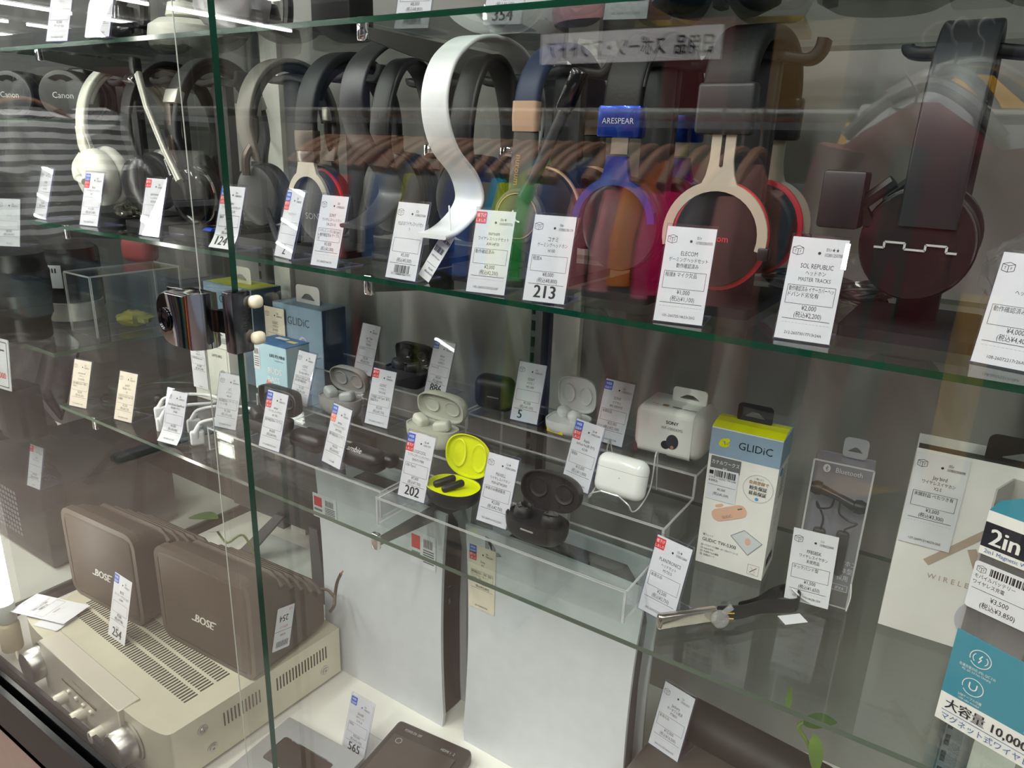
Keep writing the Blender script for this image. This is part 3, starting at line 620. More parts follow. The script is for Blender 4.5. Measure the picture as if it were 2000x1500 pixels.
# 9 blue caps
def h_blue():
    t = hp('black stitched-band headphones with shiny blue end caps and blue forks', -0.325, HY)
    pth = band_path(0.083, 0.190, TOPZ + 0.000, 30, 2.1)
    MB().sweep(pth, bprof(0.040, 0.012, 0.35)).build('headband', PAD, t)
    for s in (-1, 1):
        MB().tube([(0.0205, y * 1.03, z + 0.003) for y, z in pth][2:-2], 0.0012, 6).build('stitching', BLACK, t) if s < 0 else None
        c = MB().rbox((0, s * 0.083, 0.178), (0.046, 0.018, 0.030), 0.003, 2).build('end_cap', BLUEM, t)
        if s < 0: MB().text('ARESPEAR', 0, 0, 0.0075, 0, T(0.0, -0.0925, 0.176) @ FACE, 0, 'c', 0.034, 1).build('lettering', LGREY, c)
        MB().box((0, s * 0.083, 0.157), (0.018, 0.003, 0.018)).build('slider', STEEL, t)
        yoke(t, s, 0, s * 0.086, 0.080, 0.046, 0.0385, 0.022, 0.020, BLUEM, False, 1.0, 0.007, 5)
        cup(t, s, 0, s * 0.062, 0.078, 0.043, 0.047, 0.014, mat('smoked_cup', '3C3B3E', 0.2, 0.2), None, PAD, 0.3, 0, 0.03)
    return t
# 10 beige fork, red cushion ring
def h_beige():
    t = hp('large black headphones with beige slotted fork and red ring behind the cup', -0.222, HY)
    pth = band_path(0.086, 0.205, TOPZ, 30, 2.3)
    MB().sweep(pth, bprof(0.046, 0.014, 0.4)).build('headband', PAD, t)
    for s in (-1, 1):
        MB().rbox((0.0, s * 0.086, 0.190), (0.052, 0.018, 0.044), 0.004, 3).build('end_cap', mat('cap_black', '2B2B2D', 0.4), t)
        yoke(t, s, 0.002, s * 0.088, 0.078, 0.050, 0.041, 0.022, 0.050, SIL, s < 0, 1.0, 0.003, -14)
        cup(t, s, 0.002, s * 0.070, 0.076, 0.0425, 0.047, 0.012, mat('cup_black', '151516', 0.35), REDF, PAD, 0.12, s * 0.0, 0.03, 'elecom' if s < 0 else None, REDF, 0.006, 0.009, 0.0, 1.09)
        MB().rbox((0.050, s * 0.086, 0.066), (0.010, 0.010, 0.012), 0.002, 2).build('pivot', BLACK, t)
    return t
# 11 dark with squared mark
def h_dark_mark():
    t = hp('dark headphones with a square-wave mark on the cup behind the two-star tag', -0.048, HY + 0.01)
    pth = band_path(0.082, 0.130, TOPZ, 30, 2.6, 0.03)
    MB().sweep(pth, bprof(0.044, 0.007, 0.4)).build('headband', mat('band_charcoal', '2C2C30', 0.35), t)
    MB().sweep([(y * 0.93, z - 0.007) for y, z in pth][5:-5], bprof(0.038, 0.008, 0.4)).build('headband_cushion', PAD, t)
    for s in (-1, 1):
        c = cup(t, s, -0.006, s * 0.062, 0.084, 0.044, 0.047, 0.016, mat('maroon_black', '241E20', 0.25, 0.1, coat=0.3), BLACK, PAD, 0.1, 0, 0.02)
        if s < 0:
            g = lambda pts: MB().line(pts, 0.0018, 0, T(-0.006, -0.062, 0.084) @ RX(PI / 2), 0.0146).build('square_mark', LGREY, c)
            q = 0.0078; g([(-4 * q, -0.004), (-3 * q, -0.004), (-3 * q, 0.001), (-1 * q, 0.001), (-1 * q, -0.004), (1 * q, -0.004), (1 * q, 0.001), (3 * q, 0.001), (3 * q, -0.004), (4 * q, -0.004)])
        MB().tube([(-0.04 - 0.006, s * 0.07, 0.10), (-0.052, s * 0.082, 0.115), (-0.03, s * 0.084, 0.135)], 0.006).build('cup_lock', BLACK, t)
    b = MB().rbox((-0.067, -0.080, 0.118), (0.034, 0.030, 0.048), 0.003, 2, 0, None).build('remote_block', mat('remote_black', '232326', 0.4), t)
    return t
h_ivory(); h_black_oval(); h_boom_silver(); h_grey_brown(); h_grey_red()
h_looped('black looped headset with broad dark grey wing band', -0.642, mat('wing_dark', '2E2E31', 0.4), mat('inner_black', '1A1A1C', 0.4), CHROME)
h_looped('white looped headset whose wing band swoops in an S', -0.520, mat('wing_white', 'EDEFF0', 0.3), mat('inner_black', '1A1A1C', 0.4), CHROME)
h_navy(); h_blue(); h_beige(); h_dark_mark()
for x, top, lb in ((-1.325, 0.248, 'stand holding the ivory headphones'), (-1.195, 0.248, 'stand holding the black oval-cupped headphones'), (-1.07, 0.244, 'stand holding the headset with the silver boom'), (-0.90, 0.246, 'stand holding the brown-grey banded headset'), (-0.775, 0.246, 'stand holding the grey red-rimmed headphones'),
                   (-0.642, 0.233, 'stand under the black looped headset'), (-0.520, 0.233, 'stand under the white looped headset'), (-0.437, 0.245, 'stand holding the navy-banded headset'), (-0.325, 0.250, 'stand holding the blue-capped headphones'), (-0.222, 0.254, 'stand holding the beige-forked headphones'), (-0.048, 0.254, 'stand holding the dark headphones with the square-wave mark')):
    s_ = stand(x, HY + (0.022 if 'looped' in lb else 0), top - (0 if 'looped' in lb else 0.006), 'black ' + lb)
# loose things on the middle shelf
def coil(label, c, r, col, n=4, th=0.0022, name='cable_coil', tie=None):
    t = thing(name, label, 'cable', c)
    mb = MB()
    for k in range(n):
        a = k * 0.35; pts = [((r + 0.002 * k * (-1) ** k) * math.cos(2 * PI * i / 28), (r * 0.75) * math.sin(2 * PI * i / 28 + a * 0.2), th + k * th * 1.6 + 0.003 * math.sin(2 * PI * i / 28 * 2 + k)) for i in range(28)]
        mb.tube(pts, th, 6, 0, None, True)
    mb.build('cable', col, t)
    if tie: MB().lathe([(0.006, -0.01), (0.007, 0), (0.006, 0.01)], 12, 0, T(0, -r * 0.75, 0.008) @ RY(PI / 2)).build('tie', tie, t)
    return t
p = atZ(500, 455, ZB); coil('black coiled cable with a blue tie behind the curled 124 tag', (p.x, p.y - 0.06, ZB), 0.035, BLACK, 5, 0.002, tie=mat('blue_tie', '2A56D8', 0.5))
p = atZ(1555, 330, -0.02)
coil('black cable bundle with a blue tie hanging behind the beige-forked headphones', (-0.175, 0.285, ZB), 0.04, BLACK, 6, 0.0025, tie=mat('blue_tie', '2A56D8', 0.5))
def bag(label, c, d, seed, m=FILM, name='plastic_bag', rz=0.0, inner=None):
    t = thing(name, label, 'bag', c, rz)
    bm = bmesh.new(); bmesh.ops.create_uvsphere(bm, u_segments=28, v_segments=16, radius=1)
    for v in bm.verts:
        q = v.co * 1.7 + Vector((seed, seed * 2, 0)); nn = noise.noise(q) * 0.28 + noise.noise(q * 3) * 0.14
        v.co = Vector((v.co.x * d[0] / 2 * (1 + nn), v.co.y * d[1] / 2 * (1 + nn), d[2] / 2 * max(-0.98, v.co.z * (1 + nn * 1.4)) + d[2] / 2))
    bm.verts.index_update()
    MB().add([v.co for v in bm.verts], [[v.index for v in f.verts] for f in bm.faces], 0, False).build('film', m, t); bm.free()
    return t
p = atZ(272, 430, ZB)
bag('crumpled silvery clear bag lying below the black oval-cupped headphones', (p.x, p.y - 0.012, ZB), (0.07, 0.05, 0.032), 3.1, mat('silver_film', 'B9B6A8', 0.12, 0.85))
bag('clear bag holding a black coiled cable beside the dark headphones stand', (-0.105, 0.235, ZB), (0.075, 0.05, 0.06), 5.2)
coil('black coiled cable inside the clear bag behind the two-star tag', (-0.105, 0.235, ZB + 0.004), 0.024, BLACK, 6, 0.002)
bag('large clear bag of cable behind the tag at the near shelf end', (0.06, 0.20, ZB), (0.12, 0.08, 0.10), 8.4)
coil('thick black cable coil inside the large clear bag', (0.06, 0.20, ZB + 0.01), 0.036, GLOSSB, 8, 0.003)
# paper hang tag on the white looped headset
t = thing('hang_tag', 'white printed hang tag dangling below the white looped headset', 'hang tag', (-0.508, 0.030, ZB + 0.058))
Mh = RY(R_(28)) @ RX(R_(-12)) @ FACE
hb = MB().box((0, -0.032, 0), (0.017, 0.06, 3e-4), 0, Mh)
r = random.Random(4); xx = -0.007
while xx < 0.006: hb.rect(xx, -0.024, 0.0005, 0.007, 1, Mh, 4e-4); xx += r.choice((0.0007, 0.0011))
hb.text('W3K9H', 0, -0.014, 0.006, 1, Mh, 4e-4, 'c', 0.015, 1, 0.0002); hb.text('NEZ Wireless', 0, -0.034, 0.0028, 1, Mh, 4e-4, 'c', 0.015); hb.rect(0, -0.043, 0.014, 0.0004, 1, Mh, 4e-4)
hb.text('¥5,000', 0.002, -0.049, 0.003, 1, Mh, 4e-4); hb.text('(税込¥5,500)', 0.002, -0.054, 0.003, 1, Mh, 4e-4, 'c', 0.014)
hb.build('card', [PAPER, INK], t)
MB().tube(spline([(0, 0, -0.002), (-0.004, 0.004, 0.012), (-0.010, 0.01, 0.028)]), 0.0009, 6).build('string', WHITEP, t)
# ------------------------------------------------------------------ clear stepped risers on the lower shelf
def riser(label, x0, x1, yf):
    t = thing('display_riser', label, 'display riser', ((x0 + x1) / 2, yf, ZC + 0.0003), 0, 'clear stepped risers on the lower shelf')
    w2 = x1 - x0; th = 0.003
    hs = [Z1 - ZC, Z2 - ZC, Z3 - ZC]; st = 0.1
    tops = MB(); fr = MB(); prev = 0.0
    for k in range(3):
        y0 = k * st; fr_z0 = prev if k else 0.0
        tops.box((0, y0 + st / 2, hs[k] - th / 2 - 0.0004), (w2, st, th), [0, 0, 1, 1, 1, 1])
        fr.box((0, y0 + th / 2, (fr_z0 + hs[k]) / 2 - th / 2), (w2, th, hs[k] - fr_z0 - th), [0, 0, 0, 1, 0, 1])
        fr.box((0, y0 + 0.0005, hs[k] - 0.001), (w2, 0.001, 0.0012), 1); prev = hs[k]
    tops.build('step', [ACRYL, RISE], t); fr.build('riser_front', [ACRYL, RISE], t)
    poly = [(0, 0), (3 * st, 0), (3 * st, hs[2]), (2 * st, hs[2]), (2 * st, hs[1]), (st, hs[1]), (st, hs[0]), (0, hs[0])]
    for sx in (-1, 1):
        sd = MB().prism([(a + 0.0003, min(b, b - th * 1.1) if b > 0 else b) for a, b in poly], -th / 2, th / 2, 0, T(sx * (w2 / 2 - th / 2), 0, 0) @ SIDE, 1)
        sd.build('side', [ACRYL, RISE], t)
    return t
riser('far clear acrylic stepped riser under the black and grey earbud cases', -1.02, -0.634, 0.040)
riser('near clear acrylic stepped riser under the yellow case and the white carton', -0.628, -0.257, 0.024)

# ------------------------------------------------------------------ earbud cases
def sq(wd, ht, p=2.6, n=40):
    o = []
    for i in range(n):
        a = 2 * PI * i / n; c, s_ = math.cos(a), math.sin(a)
        o.append((wd / 2 * math.copysign(abs(c) ** (2 / p), c), ht / 2 * math.copysign(abs(s_) ** (2 / p), s_)))
    return o
def tub(wd, d, h, p, r=0.35, n=40):
    """rounded tub rings, open rim at z = h"""
    rings = []
    for s_, z in ((0.55, 0.0), (0.80, h * 0.05), (0.92, h * 0.2), (0.98, h * 0.5), (1.0, h * 0.8), (1.0, h)):
        rings.append([(x * s_, y * s_, z) for x, y in sq(wd, d, p, n)])
    return rings
def open_case(name, label, c, rz, wd, d, h, lh, m_out, m_in, m_bud, p=3.0, ang=72, bud='round', group=None, latch=None, tape=None, stemdir=0):
    t = thing(name, label, 'earbud case', c, rz, group)
    b = MB().loft(tub(wd, d, h, p), 0, None, True, True, False); rim = b.v[-40:]
    b.quad(list(reversed(b.v[:40])), 0); b.loft([rim, [(x * 0.955, y * 0.945, h) for x, y, z in rim], [(x * 0.94, y * 0.92, h - 0.002) for x, y, z in rim]], 1, None, False, True, False)
    b.quad([(x * 0.94, y * 0.92, h - 0.002) for x, y, z in rim], 1)
    body = b.build('case_base', [m_out, m_in], t)
    if latch: MB().rbox((0, -d * 0.49, h * 0.72), (wd * 0.22, 0.002, 0.0025), 0.001, 2).build('catch', latch, t)
    if tape: MB().rbox((-wd * 0.1, -d * 0.44, h * 0.30), (wd * 0.45, 0.003, h * 0.4), 0.001, 2, 0, T(0, 0, 0) @ RZ(-0.12)).build('tape', tape, t)
    # lid hinged at the back edge
    l = MB(); rr = []
    M = T(0, d * 0.46, h + 0.001) @ RX(R_(-(180 - ang) + 180)) @ T(0, d * 0.5, 0)      # lid plane: x, y up the lid; inside faces -z of the closed lid
    for s_, z in ((1.0, 0.0), (1.0, -lh * 0.3), (0.96, -lh * 0.7), (0.82, -lh * 0.95), (0.5, -lh)): rr.append([(x * s_, y * s_, z) for x, y in sq(wd, d, p)])
    l.loft(rr, 0, M, True, True, False); l.quad(rr[-1], 0, M)
    i0 = [(x, y, 0.0) for x, y in sq(wd, d, p)]; i1 = [(x * 0.955, y * 0.945, 0.0) for x, y in sq(wd, d, p)]; i2 = [(x * 0.92, y * 0.91, -lh * 0.30) for x, y in sq(wd, d, p)]
    l.loft([i0, i1, i2], 1, M, False, True, False); l.quad(i2, 1, M)
    lid = l.build('lid', [m_out, m_in], t)
    pk = MB()
    for s_ in (-1, 1):
        ry = d * 0.27 if bud != 'stick' else d * 0.34
        pk.lathe([(wd * 0.165, 0.0), (wd * 0.155, 0.0012), (wd * 0.13, 0.0003), (wd * 0.11, -lh * 0.0), (0, -0.0006)], 24, 0, M @ T(s_ * wd * 0.22, 0, -lh * 0.30 + 0.0008), 1, ry / (wd * 0.165))
    pk.build('lid_pocket', m_in, lid)
    for s_ in (-1, 1):
        if bud == 'round':
            q = MB().lathe([(wd * 0.15, -0.002), (wd * 0.145, h * 0.25), (wd * 0.115, h * 0.48), (wd * 0.105, h * 0.5), (0, h * 0.5)], 24, 0, T(s_ * wd * 0.235, -d * 0.02, h - 0.002)); o = q.build('earbud', m_bud, t)
            MB().lathe([(wd * 0.108, h * 0.47), (wd * 0.112, h * 0.51), (wd * 0.098, h * 0.52), (0.0, h * 0.515)], 24, 0, T(s_ * wd * 0.235, -d * 0.02, h - 0.002)).build('trim_ring', CHROME if m_bud in (BLACK, SATIN) and latch else m_bud, o)
        elif bud == 'ball':
            MB().lathe([(0.001, -0.2 * wd), (wd * 0.1, -wd * 0.12), (wd * 0.17, -0.0), (wd * 0.16, wd * 0.08), (wd * 0.1, wd * 0.14), (0, wd * 0.165)], 24, 0, T(s_ * wd * 0.18 - wd * 0.02, d * 0.16 - 0.2 * d * (s_ > 0), h + 0.004)).build('earbud', m_bud, t)
        elif bud == 'block':
            MB().rbox((s_ * wd * 0.24, -d * 0.05, h + 0.004), (wd * 0.30, d * 0.42, 0.016), 0.005, 3, 0, T(s_ * wd * 0.24, 0, h) @ RY(s_ * -0.25) @ RZ(s_ * 0.3) @ T(-s_ * wd * 0.24, 0, -h)).build('earbud', m_bud, t)
        else:
            MB().rbox((0, 0, 0), (0.0095, 0.032, 0.0095), 0.004, 3, 0, T(s_ * 0.009 - 0.002, -0.004 - 0.005 * (s_ > 0), h + 0.004) @ RZ(-0.55) @ RX(0.18)).build('earbud', m_bud, t)
    return t
def pos(px, py, z): q = atZ(px, py, z); return (q.x, q.y, z + 0.0004)
GREYP = mat('warm_grey_plastic', '9C9C99', 0.45); BEIGE = mat('beige_plastic', 'C9C8B6', 0.45); YEL = mat('yellow_plastic', 'D8E000', 0.45); GREYD = mat('case_charcoal', '262628', 0.45)
TAPE = mat('yellow_tape', 'F0D628', 0.5)
open_case('earbud_case', 'black open case with its lid wide up behind the blue and red stickered tag', (-0.925, 0.088, Z1 + 0.0004), 0.0, 0.092, 0.044, 0.024, 0.022, SATIN, BLACK, GREYD, 5.0, 92, 'block')
open_case('earbud_case', 'light grey open earbud case with two grey buds on the far riser', (-0.836, 0.163, Z2 + 0.0004), 0.0, 0.080, 0.044, 0.028, 0.018, GREYP, mat('grey_inner', '8A8A88', 0.5), mat('grey_bud', 'A8ACAD', 0.35), 2.8, 100, 'block')
open_case('earbud_case', 'small black open case on the top riser step beside the yellow-glare tag', (-0.782, 0.264, Z3 + 0.0004), 0.0, 0.078, 0.036, 0.032, 0.020, SATIN, GLOSSB, GREYD, 4.2, 95, 'block')
open_case('earbud_case', 'beige open earbud case with two angular beige buds', (-0.634, 0.152, Z2 + 0.0004), 0.0, 0.086, 0.042, 0.030, 0.022, BEIGE, mat('beige_inner', 'B7B8AC', 0.5), mat('beige_bud', 'CFCFC2', 0.4), 3.0, 96, 'block', latch=WHITEP)
open_case('earbud_case', 'black oval earbud case open to show its bright yellow inside', (-0.536, 0.076, Z1 + 0.0004), 0.0, 0.076, 0.060, 0.024, 0.014, GREYD, YEL, SATIN, 2.3, 82, 'stick', latch=SATIN)
open_case('earbud_case', 'white open earbud case with ball-shaped buds and yellow tape', (-0.463, 0.254, Z3 + 0.0004), 0.05, 0.062, 0.056, 0.020, 0.010, WHITEP, WHITEP, WHITEP, 3.2, 96, 'ball', tape=TAPE)
open_case('earbud_case', 'large black open earbud case with two upright round buds nearest the viewer', (-0.397, 0.064, Z1 + 0.0004), 0.0, 0.083, 0.048, 0.026, 0.022, GREYD, SATIN, SATIN, 2.5, 80, 'round', latch=SILVER)
def closed_case(label, c, rz, d, r, m, seam=None, txt=None, rot=None, extra=None):
    t = thing('earbud_case', label, 'earbud case', c, rz, None, rot)
    MB().rbox((0, 0, d[2] / 2), d, r, 6).build('shell', m, t)
    if seam is not None: MB().prism(rrect(d[0] + 3e-4, d[1] + 3e-4, min(r, d[1] / 2), 8), seam, seam + 0.0005, 0).build('seam', mat('seam_grey', '9A9A98', 0.6) if m is not BLACK else GLOSSB, t)
    return t
t = closed_case('closed black pebble-shaped earbud case before the glare-streaked tag', pos(605, 878, Z1), 0.0, (0.070, 0.034, 0.030), 0.014, BLACK, 0.017)
MB().rbox((0.004, 0.014, 0.022), (0.05, 0.014, 0.014), 0.006, 3).build('lid_tab', mat('purple_black', '2A2030', 0.3), t)
t = closed_case('closed black earbud case with thin pale lettering on its lid', pos(712, 914, Z1), 0.0, (0.074, 0.036, 0.032), 0.013, BLACK, 0.018)
MB().text('ambie', 0, 0, 0.012, 0, T(-0.006, -0.0155, 0.0295) @ RX(0.75), 0.0, 'c', None, 1.0).build('lettering', LGREY, t)
MB().rbox((0.032, 0.014, 0.017), (0.036, 0.024, 0.020), 0.009, 4).build('side_lobe', BLACK, t)
t = closed_case('dark upright closed earbud case with a short slot mark', (-0.598, 0.262, Z3 + 0.0005), 0.12, (0.068, 0.034, 0.056), 0.0165, mat('charcoal_case', '232224', 0.42))
MB().rbox((0.004, -0.0171, 0.025), (0.020, 0.0008, 0.0022), 0.0004, 1).build('slot_mark', MGREY, t)
t = closed_case('glossy white earbud case sitting in a clear wire stand', (-0.333, 0.155, Z2 + 0.006), 0.0, (0.069, 0.026, 0.053), 0.0129, mat('gloss_white', 'F1F1EE', 0.12, 0, 0.6), None, rot=(R_(-14), 0, 0))
MB().prism(rrect(0.0692, 0.0262, 0.0130, 8), 0.035, 0.0354).build('seam', mat('seam_grey', '9A9A98', 0.6), t); MB().disc(0.002, 0.026, 0.0008, 10, 0, T(0, -0.0132, 0) @ FACE).build('status_light', GREYP, t)
t = thing('wire_stand', 'clear bent stand cradling the glossy white earbud case', 'stand', (-0.333, 0.155, Z2 + 0.0005))
for s_ in (-1, 1):
    MB().tube(spline([(s_ * 0.028, 0.058, 0.0015), (s_ * 0.030, 0.050, 0.02), (s_ * 0.033, 0.036, 0.060), (s_ * 0.033, 0.030, 0.060), (s_ * 0.034, 0.020, 0.020), (s_ * 0.033, -0.006, 0.004), (s_ * 0.030, -0.022, 0.003), (s_ * 0.026, -0.026, 0.012), (s_ * 0.012, -0.026, 0.020)], 6), 0.0010, 6).build('side_wire', mat('clear_rod', 'D9DAD8', 0.15, 0.3), t)
MB().tube([(-0.012, -0.026, 0.020), (0.012, -0.026, 0.020)], 0.0010, 6).build('front_wire', mat('clear_rod', 'D9DAD8', 0.15, 0.3), t)

# ------------------------------------------------------------------ cartons and packs
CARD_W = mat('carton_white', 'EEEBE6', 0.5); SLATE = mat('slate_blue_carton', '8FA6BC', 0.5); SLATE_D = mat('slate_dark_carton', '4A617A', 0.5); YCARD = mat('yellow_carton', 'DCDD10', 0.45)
HOLE = mat('hang_hole', '8F9290', 0.6)
def hanger(parent, M, wd, ht, m, hole=HOLE, tri=True, name='hang_tab'):
    """flat hang tab with a real slot: outline and slot have the same number of points"""
    n = 24; out = rrect(wd, ht, ht * 0.22, 5); 
    k = len(out); hp_ = [(-wd * 0.28, -ht * 0.20), (wd * 0.28, -ht * 0.20), (wd * 0.30, -ht * 0.05), (wd * 0.06, ht * 0.10 if tri else ht * 0.04), (0, ht * 0.18 if tri else ht * 0.06), (-wd * 0.06, ht * 0.10 if tri else ht * 0.04), (-wd * 0.30, -ht * 0.05)]
    # resample the slot by angle so that the ring closes cleanly
    def at_ang(a):
        d = Vector((math.cos(a), math.sin(a))); best = None
        for i in range(len(hp_)):
            p, q = Vector(hp_[i]), Vector(hp_[(i + 1) % len(hp_)]); e = q - p; den = d.x * e.y - d.y * e.x
            if abs(den) < 1e-12: continue
            s_ = (p.x * e.y - p.y * e.x) / den; u = (p.x * d.y - p.y * d.x) / den
            if s_ > 0 and -1e-6 <= u <= 1 + 1e-6 and (best is None or s_ > best): best = s_
        return (d.x * (best or 0.001), d.y * (best or 0.001))
    inn = [at_ang(math.atan2(y, x)) for x, y in out]
    return MB().ring(out, inn, -0.0006, 0.0006, 0, M).build(name, m, parent)
# long white GLIDiC carton
t = thing('earphone_carton', 'tall white hanging carton with slate band and yellow top', 'carton', (-0.1965, 0.2015, ZC + 0.0004), 0.04)
W_, Dp, H_ = 0.083, 0.060, 0.185
b = MB(); prof = [(0, 0), (Dp, 0), (Dp, H_ - 0.004), (Dp * 0.75, H_ + 0.003), (Dp * 0.5, H_ + 0.005), (Dp * 0.25, H_ + 0.004), (0, H_)]
b.prism(prof, -W_ / 2, W_ / 2, 0, SIDE)
b.build('carton', CARD_W, t)
bt = MB().box((0, Dp / 2, H_ - 0.018), (W_ + 4e-4, Dp + 4e-4, 0.034)); bt.build('slate_band', SLATE, t)
tp = MB(); pr2 = [(a, h + 0.0004) for a, h in prof[2:]]
for (a, h), (a2, h2) in zip(pr2, pr2[1:]): tp.quad([(-W_ / 2 - 3e-4, a, h), (W_ / 2 + 3e-4, a, h), (W_ / 2 + 3e-4, a2, h2), (-W_ / 2 - 3e-4, a2, h2)])
tp.build('yellow_top', YCARD, t)
hanger(t, T(0.0, 0.030, H_ + 0.0155) @ FACE, 0.042, 0.024, BLACK)
M = T(0, -3e-4, 0) @ FACE
pr = MB()
pr.text('GLIDiC', 0.012, 0.1635, 0.0135, 0, M, 2e-4, 'c', 0.042, 0.95)
pr.line(arc(-0.0245, 0.1675, 0.0042, 0.0042, 50, 365, 18) + [(-0.0235, 0.1675)], 0.0038, 1, M, 3e-4); pr.disc(-0.0280, 0.1655, 0.0034, 14, 1, M, 3.2e-4); pr.disc(-0.0215, 0.1715, 0.0028, 14, 1, M, 3.3e-4)
pr.prism(rrect(0.036, 0.018, 0.0005, 1, -0.020, 0.1395), 0, 2e-4, 3, M); pr.text('カナルワークス', -0.020, 0.139, 0.0062, 4, M, 4e-4, 'c', 0.033, 0.9); pr.text('監修', -0.020, 0.1325, 0.0035, 4, M, 4e-4)
cx_, cy_ = 0.0215, 0.119
pr.line(arc(cx_, cy_, 0.0175, 0.0175, 0, 360, 40), 0.0003, 3, M, 2e-4)
pr.text('ご購入から', cx_, cy_ + 0.0115, 0.0028, 3, M, 2e-4); pr.text('会員登録で', cx_, cy_ + 0.0055, 0.0052, 5, M, 2e-4, 'c', 0.029, 0.9, 0.0001); pr.text('紛失保証', cx_, cy_ - 0.0015, 0.0058, 0, M, 2e-4, 'c', 0.026, 0.9, 0.0001); pr.text('延長保証', cx_, cy_ - 0.0085, 0.0058, 0, M, 2e-4, 'c', 0.026, 0.9, 0.0001); pr.disc(cx_, cy_ - 0.0135, 0.0022, 12, 6, M, 2e-4)
Mp = M @ T(-0.008, 0.078, 0) @ RZ(0.45)
pr.prism(rrect(0.044, 0.017, 0.0084, 8), 0, 3e-4, 7, Mp); pr.text('GLIDiC', -0.004, -0.0055, 0.005, 3, Mp, 5e-4); pr.rect(0.015, 0.003, 0.006, 0.0016, 3, Mp, 5e-4)
pr.prism(rrect(0.010, 0.0032, 0.0015, 4), 0, 5e-4, 7, M @ T(-0.021, 0.085, 0) @ RZ(0.45))
Mq = M @ T(0.017, 0.045, 0)
pr.line([(-0.019, 0.004), (-0.004, 0.016), (0.019, 0.004), (0.004, -0.016), (-0.019, 0.004)], 0.0007, 8, Mq, 2e-4); pr.quad([(-0.018, 0.004, 1e-4), (-0.004, 0.015, 1e-4), (0.018, 0.004, 1e-4), (0.004, -0.015, 1e-4)], 9, Mq); pr.disc(0.002, 0.002, 0.0035, 14, 7, Mq, 3e-4, 0.005)
pr.text('聴フィット', -0.036, 0.0395, 0.0034, 0, M, 2e-4, 'l'); pr.text('GLIDiC TW-5300', -0.036, 0.032, 0.0068, 0, M, 2e-4, 'l', 0.042, 0.95)
for i, s_ in enumerate(('カナルワークス監修・4サイズのイヤーピース', 'Hybrid ANC', '外音取り込み機能', '低遅延モード')): pr.frame(-0.0355, 0.0262 - i * 0.0045, 0.002, 0.002, 0.0004, 0, M, 2e-4); pr.text(s_, -0.0325, 0.025 - i * 0.0045, 0.0030, 0, M, 2e-4, 'l', 0.042)
pr.frame(0.0300, 0.011, 0.0135, 0.0135, 0.0003, 3, M, 2e-4); pr.line([(0.026, 0.007), (0.034, 0.015)], 0.0007, 0, M, 2e-4); pr.line([(0.027, 0.014), (0.033, 0.008)], 0.0007, 7, M, 2e-4); pr.text('Fast Pair', 0.030, 0.0052, 0.0018, 3, M, 2e-4)
Ms = T(W_ / 2 + 3e-4, Dp / 2, 0) @ SIDE
pr.frame(0, 0.125, 0.046, 0.046, 0.0004, 3, Ms, 2e-4); pr.disc(-0.012, 0.14, 0.0055, 14, 6, Ms, 2e-4)
for i in range(8): pr.rect(0.004, 0.140 - i * 0.005, 0.026, 0.0012, 3, Ms, 2e-4)
for i in range(3): pr.line(arc(-0.008 + 0.012 * (i % 2), 0.083 - i * 0.009, 0.006, 0.006, 0, 360, 16), 0.0006, 3, Ms, 2e-4)
pr.rect(-0.002, 0.018, 0.032, 0.011, 0, Ms, 2e-4); pr.text('GLIDiC', -0.002, 0.0155, 0.006, 4, Ms, 4e-4)
pr.build('printing', [INK, YCARD, SLATE, MGREY, WHITE_INK, mat('gold_print', 'A8793C', 0.5), mat('sky_print', '4FA3D6', 0.5), mat('rose_print', 'E2B49C', 0.45), mat('grey_blue_print', '7C8796', 0.5), mat('pale_print', 'D3D6DA', 0.5)], t)
lb = MB(); lb.rect(-0.021, 0.112, 0.036, 0.042, 0, M, 5e-4)
lb.rect(-0.0355, 0.127, 0.005, 0.005, 1, M, 6e-4); r = random.Random(9); x = -0.031
while x < -0.006: wb = r.choice((0.0005, 0.0008, 0.0012)); lb.rect(x, 0.1265, wb, 0.0085, 1, M, 7e-4); x += wb + r.choice((0.0005, 0.0009))
lb.text('イヤホン GLIDIC TW-5300', -0.038, 0.119, 0.0036, 1, M, 7e-4, 'l', 0.033); lb.text('未使用品', -0.038, 0.115, 0.0036, 1, M, 7e-4, 'l'); lb.rect(-0.021, 0.111, 0.033, 0.0004, 1, M, 7e-4); lb.text('¥5,000', -0.021, 0.1045, 0.0045, 1, M, 7e-4); lb.text('(税込¥5,500)', -0.021, 0.098, 0.0045, 1, M, 7e-4, 'c', 0.028)
lb.build('price_label', [PAPER, INK], t)
# rounded white carton
t = thing('earphone_carton', 'white rounded carton with a dark earbud pictured and a paper loop handle', 'carton', (-0.3125, 0.252, Z3 + 0.0004), 0.03)
MB().rbox((0, 0.036, 0.0335), (0.098, 0.072, 0.067), 0.015, 5).build('carton', mat('pulp_white', 'E6E3DC', 0.65, 0, 0.3, 0.06, 200, 0.1), t)
sl = MB(); sec = rrect(0.0732, 0.0682, 0.010, 5, 0.036, 0.0335); sl.loft([[(x, a, h) for a, h in sec] for x in (-0.040, 0.034)], 0, None, False, True, False); sl.build('sleeve', CARD_W, t)
hanger(t, T(0.012, 0.045, 0.0765) @ FACE, 0.048, 0.022, CARD_W, HOLE)
M = T(0, -8e-4, 0) @ FACE; pr = MB()
pr.text('SONY', 0.006, 0.048, 0.0068, 0, M, 2e-4, 'c', 0.017, 1.15, 0.00015); pr.text('WF-1000XM5', 0.006, 0.0400, 0.0058, 1, M, 2e-4, 'c', 0.030, 0.9)
pr.disc(0.0085, 0.024, 0.0085, 24, 2, M, 3e-4, 0.0105); pr.disc(-0.0005, 0.018, 0.0062, 20, 3, M, 2e-4, 0.006); pr.disc(0.009, 0.0165, 0.0025, 12, 4, M, 4e-4)
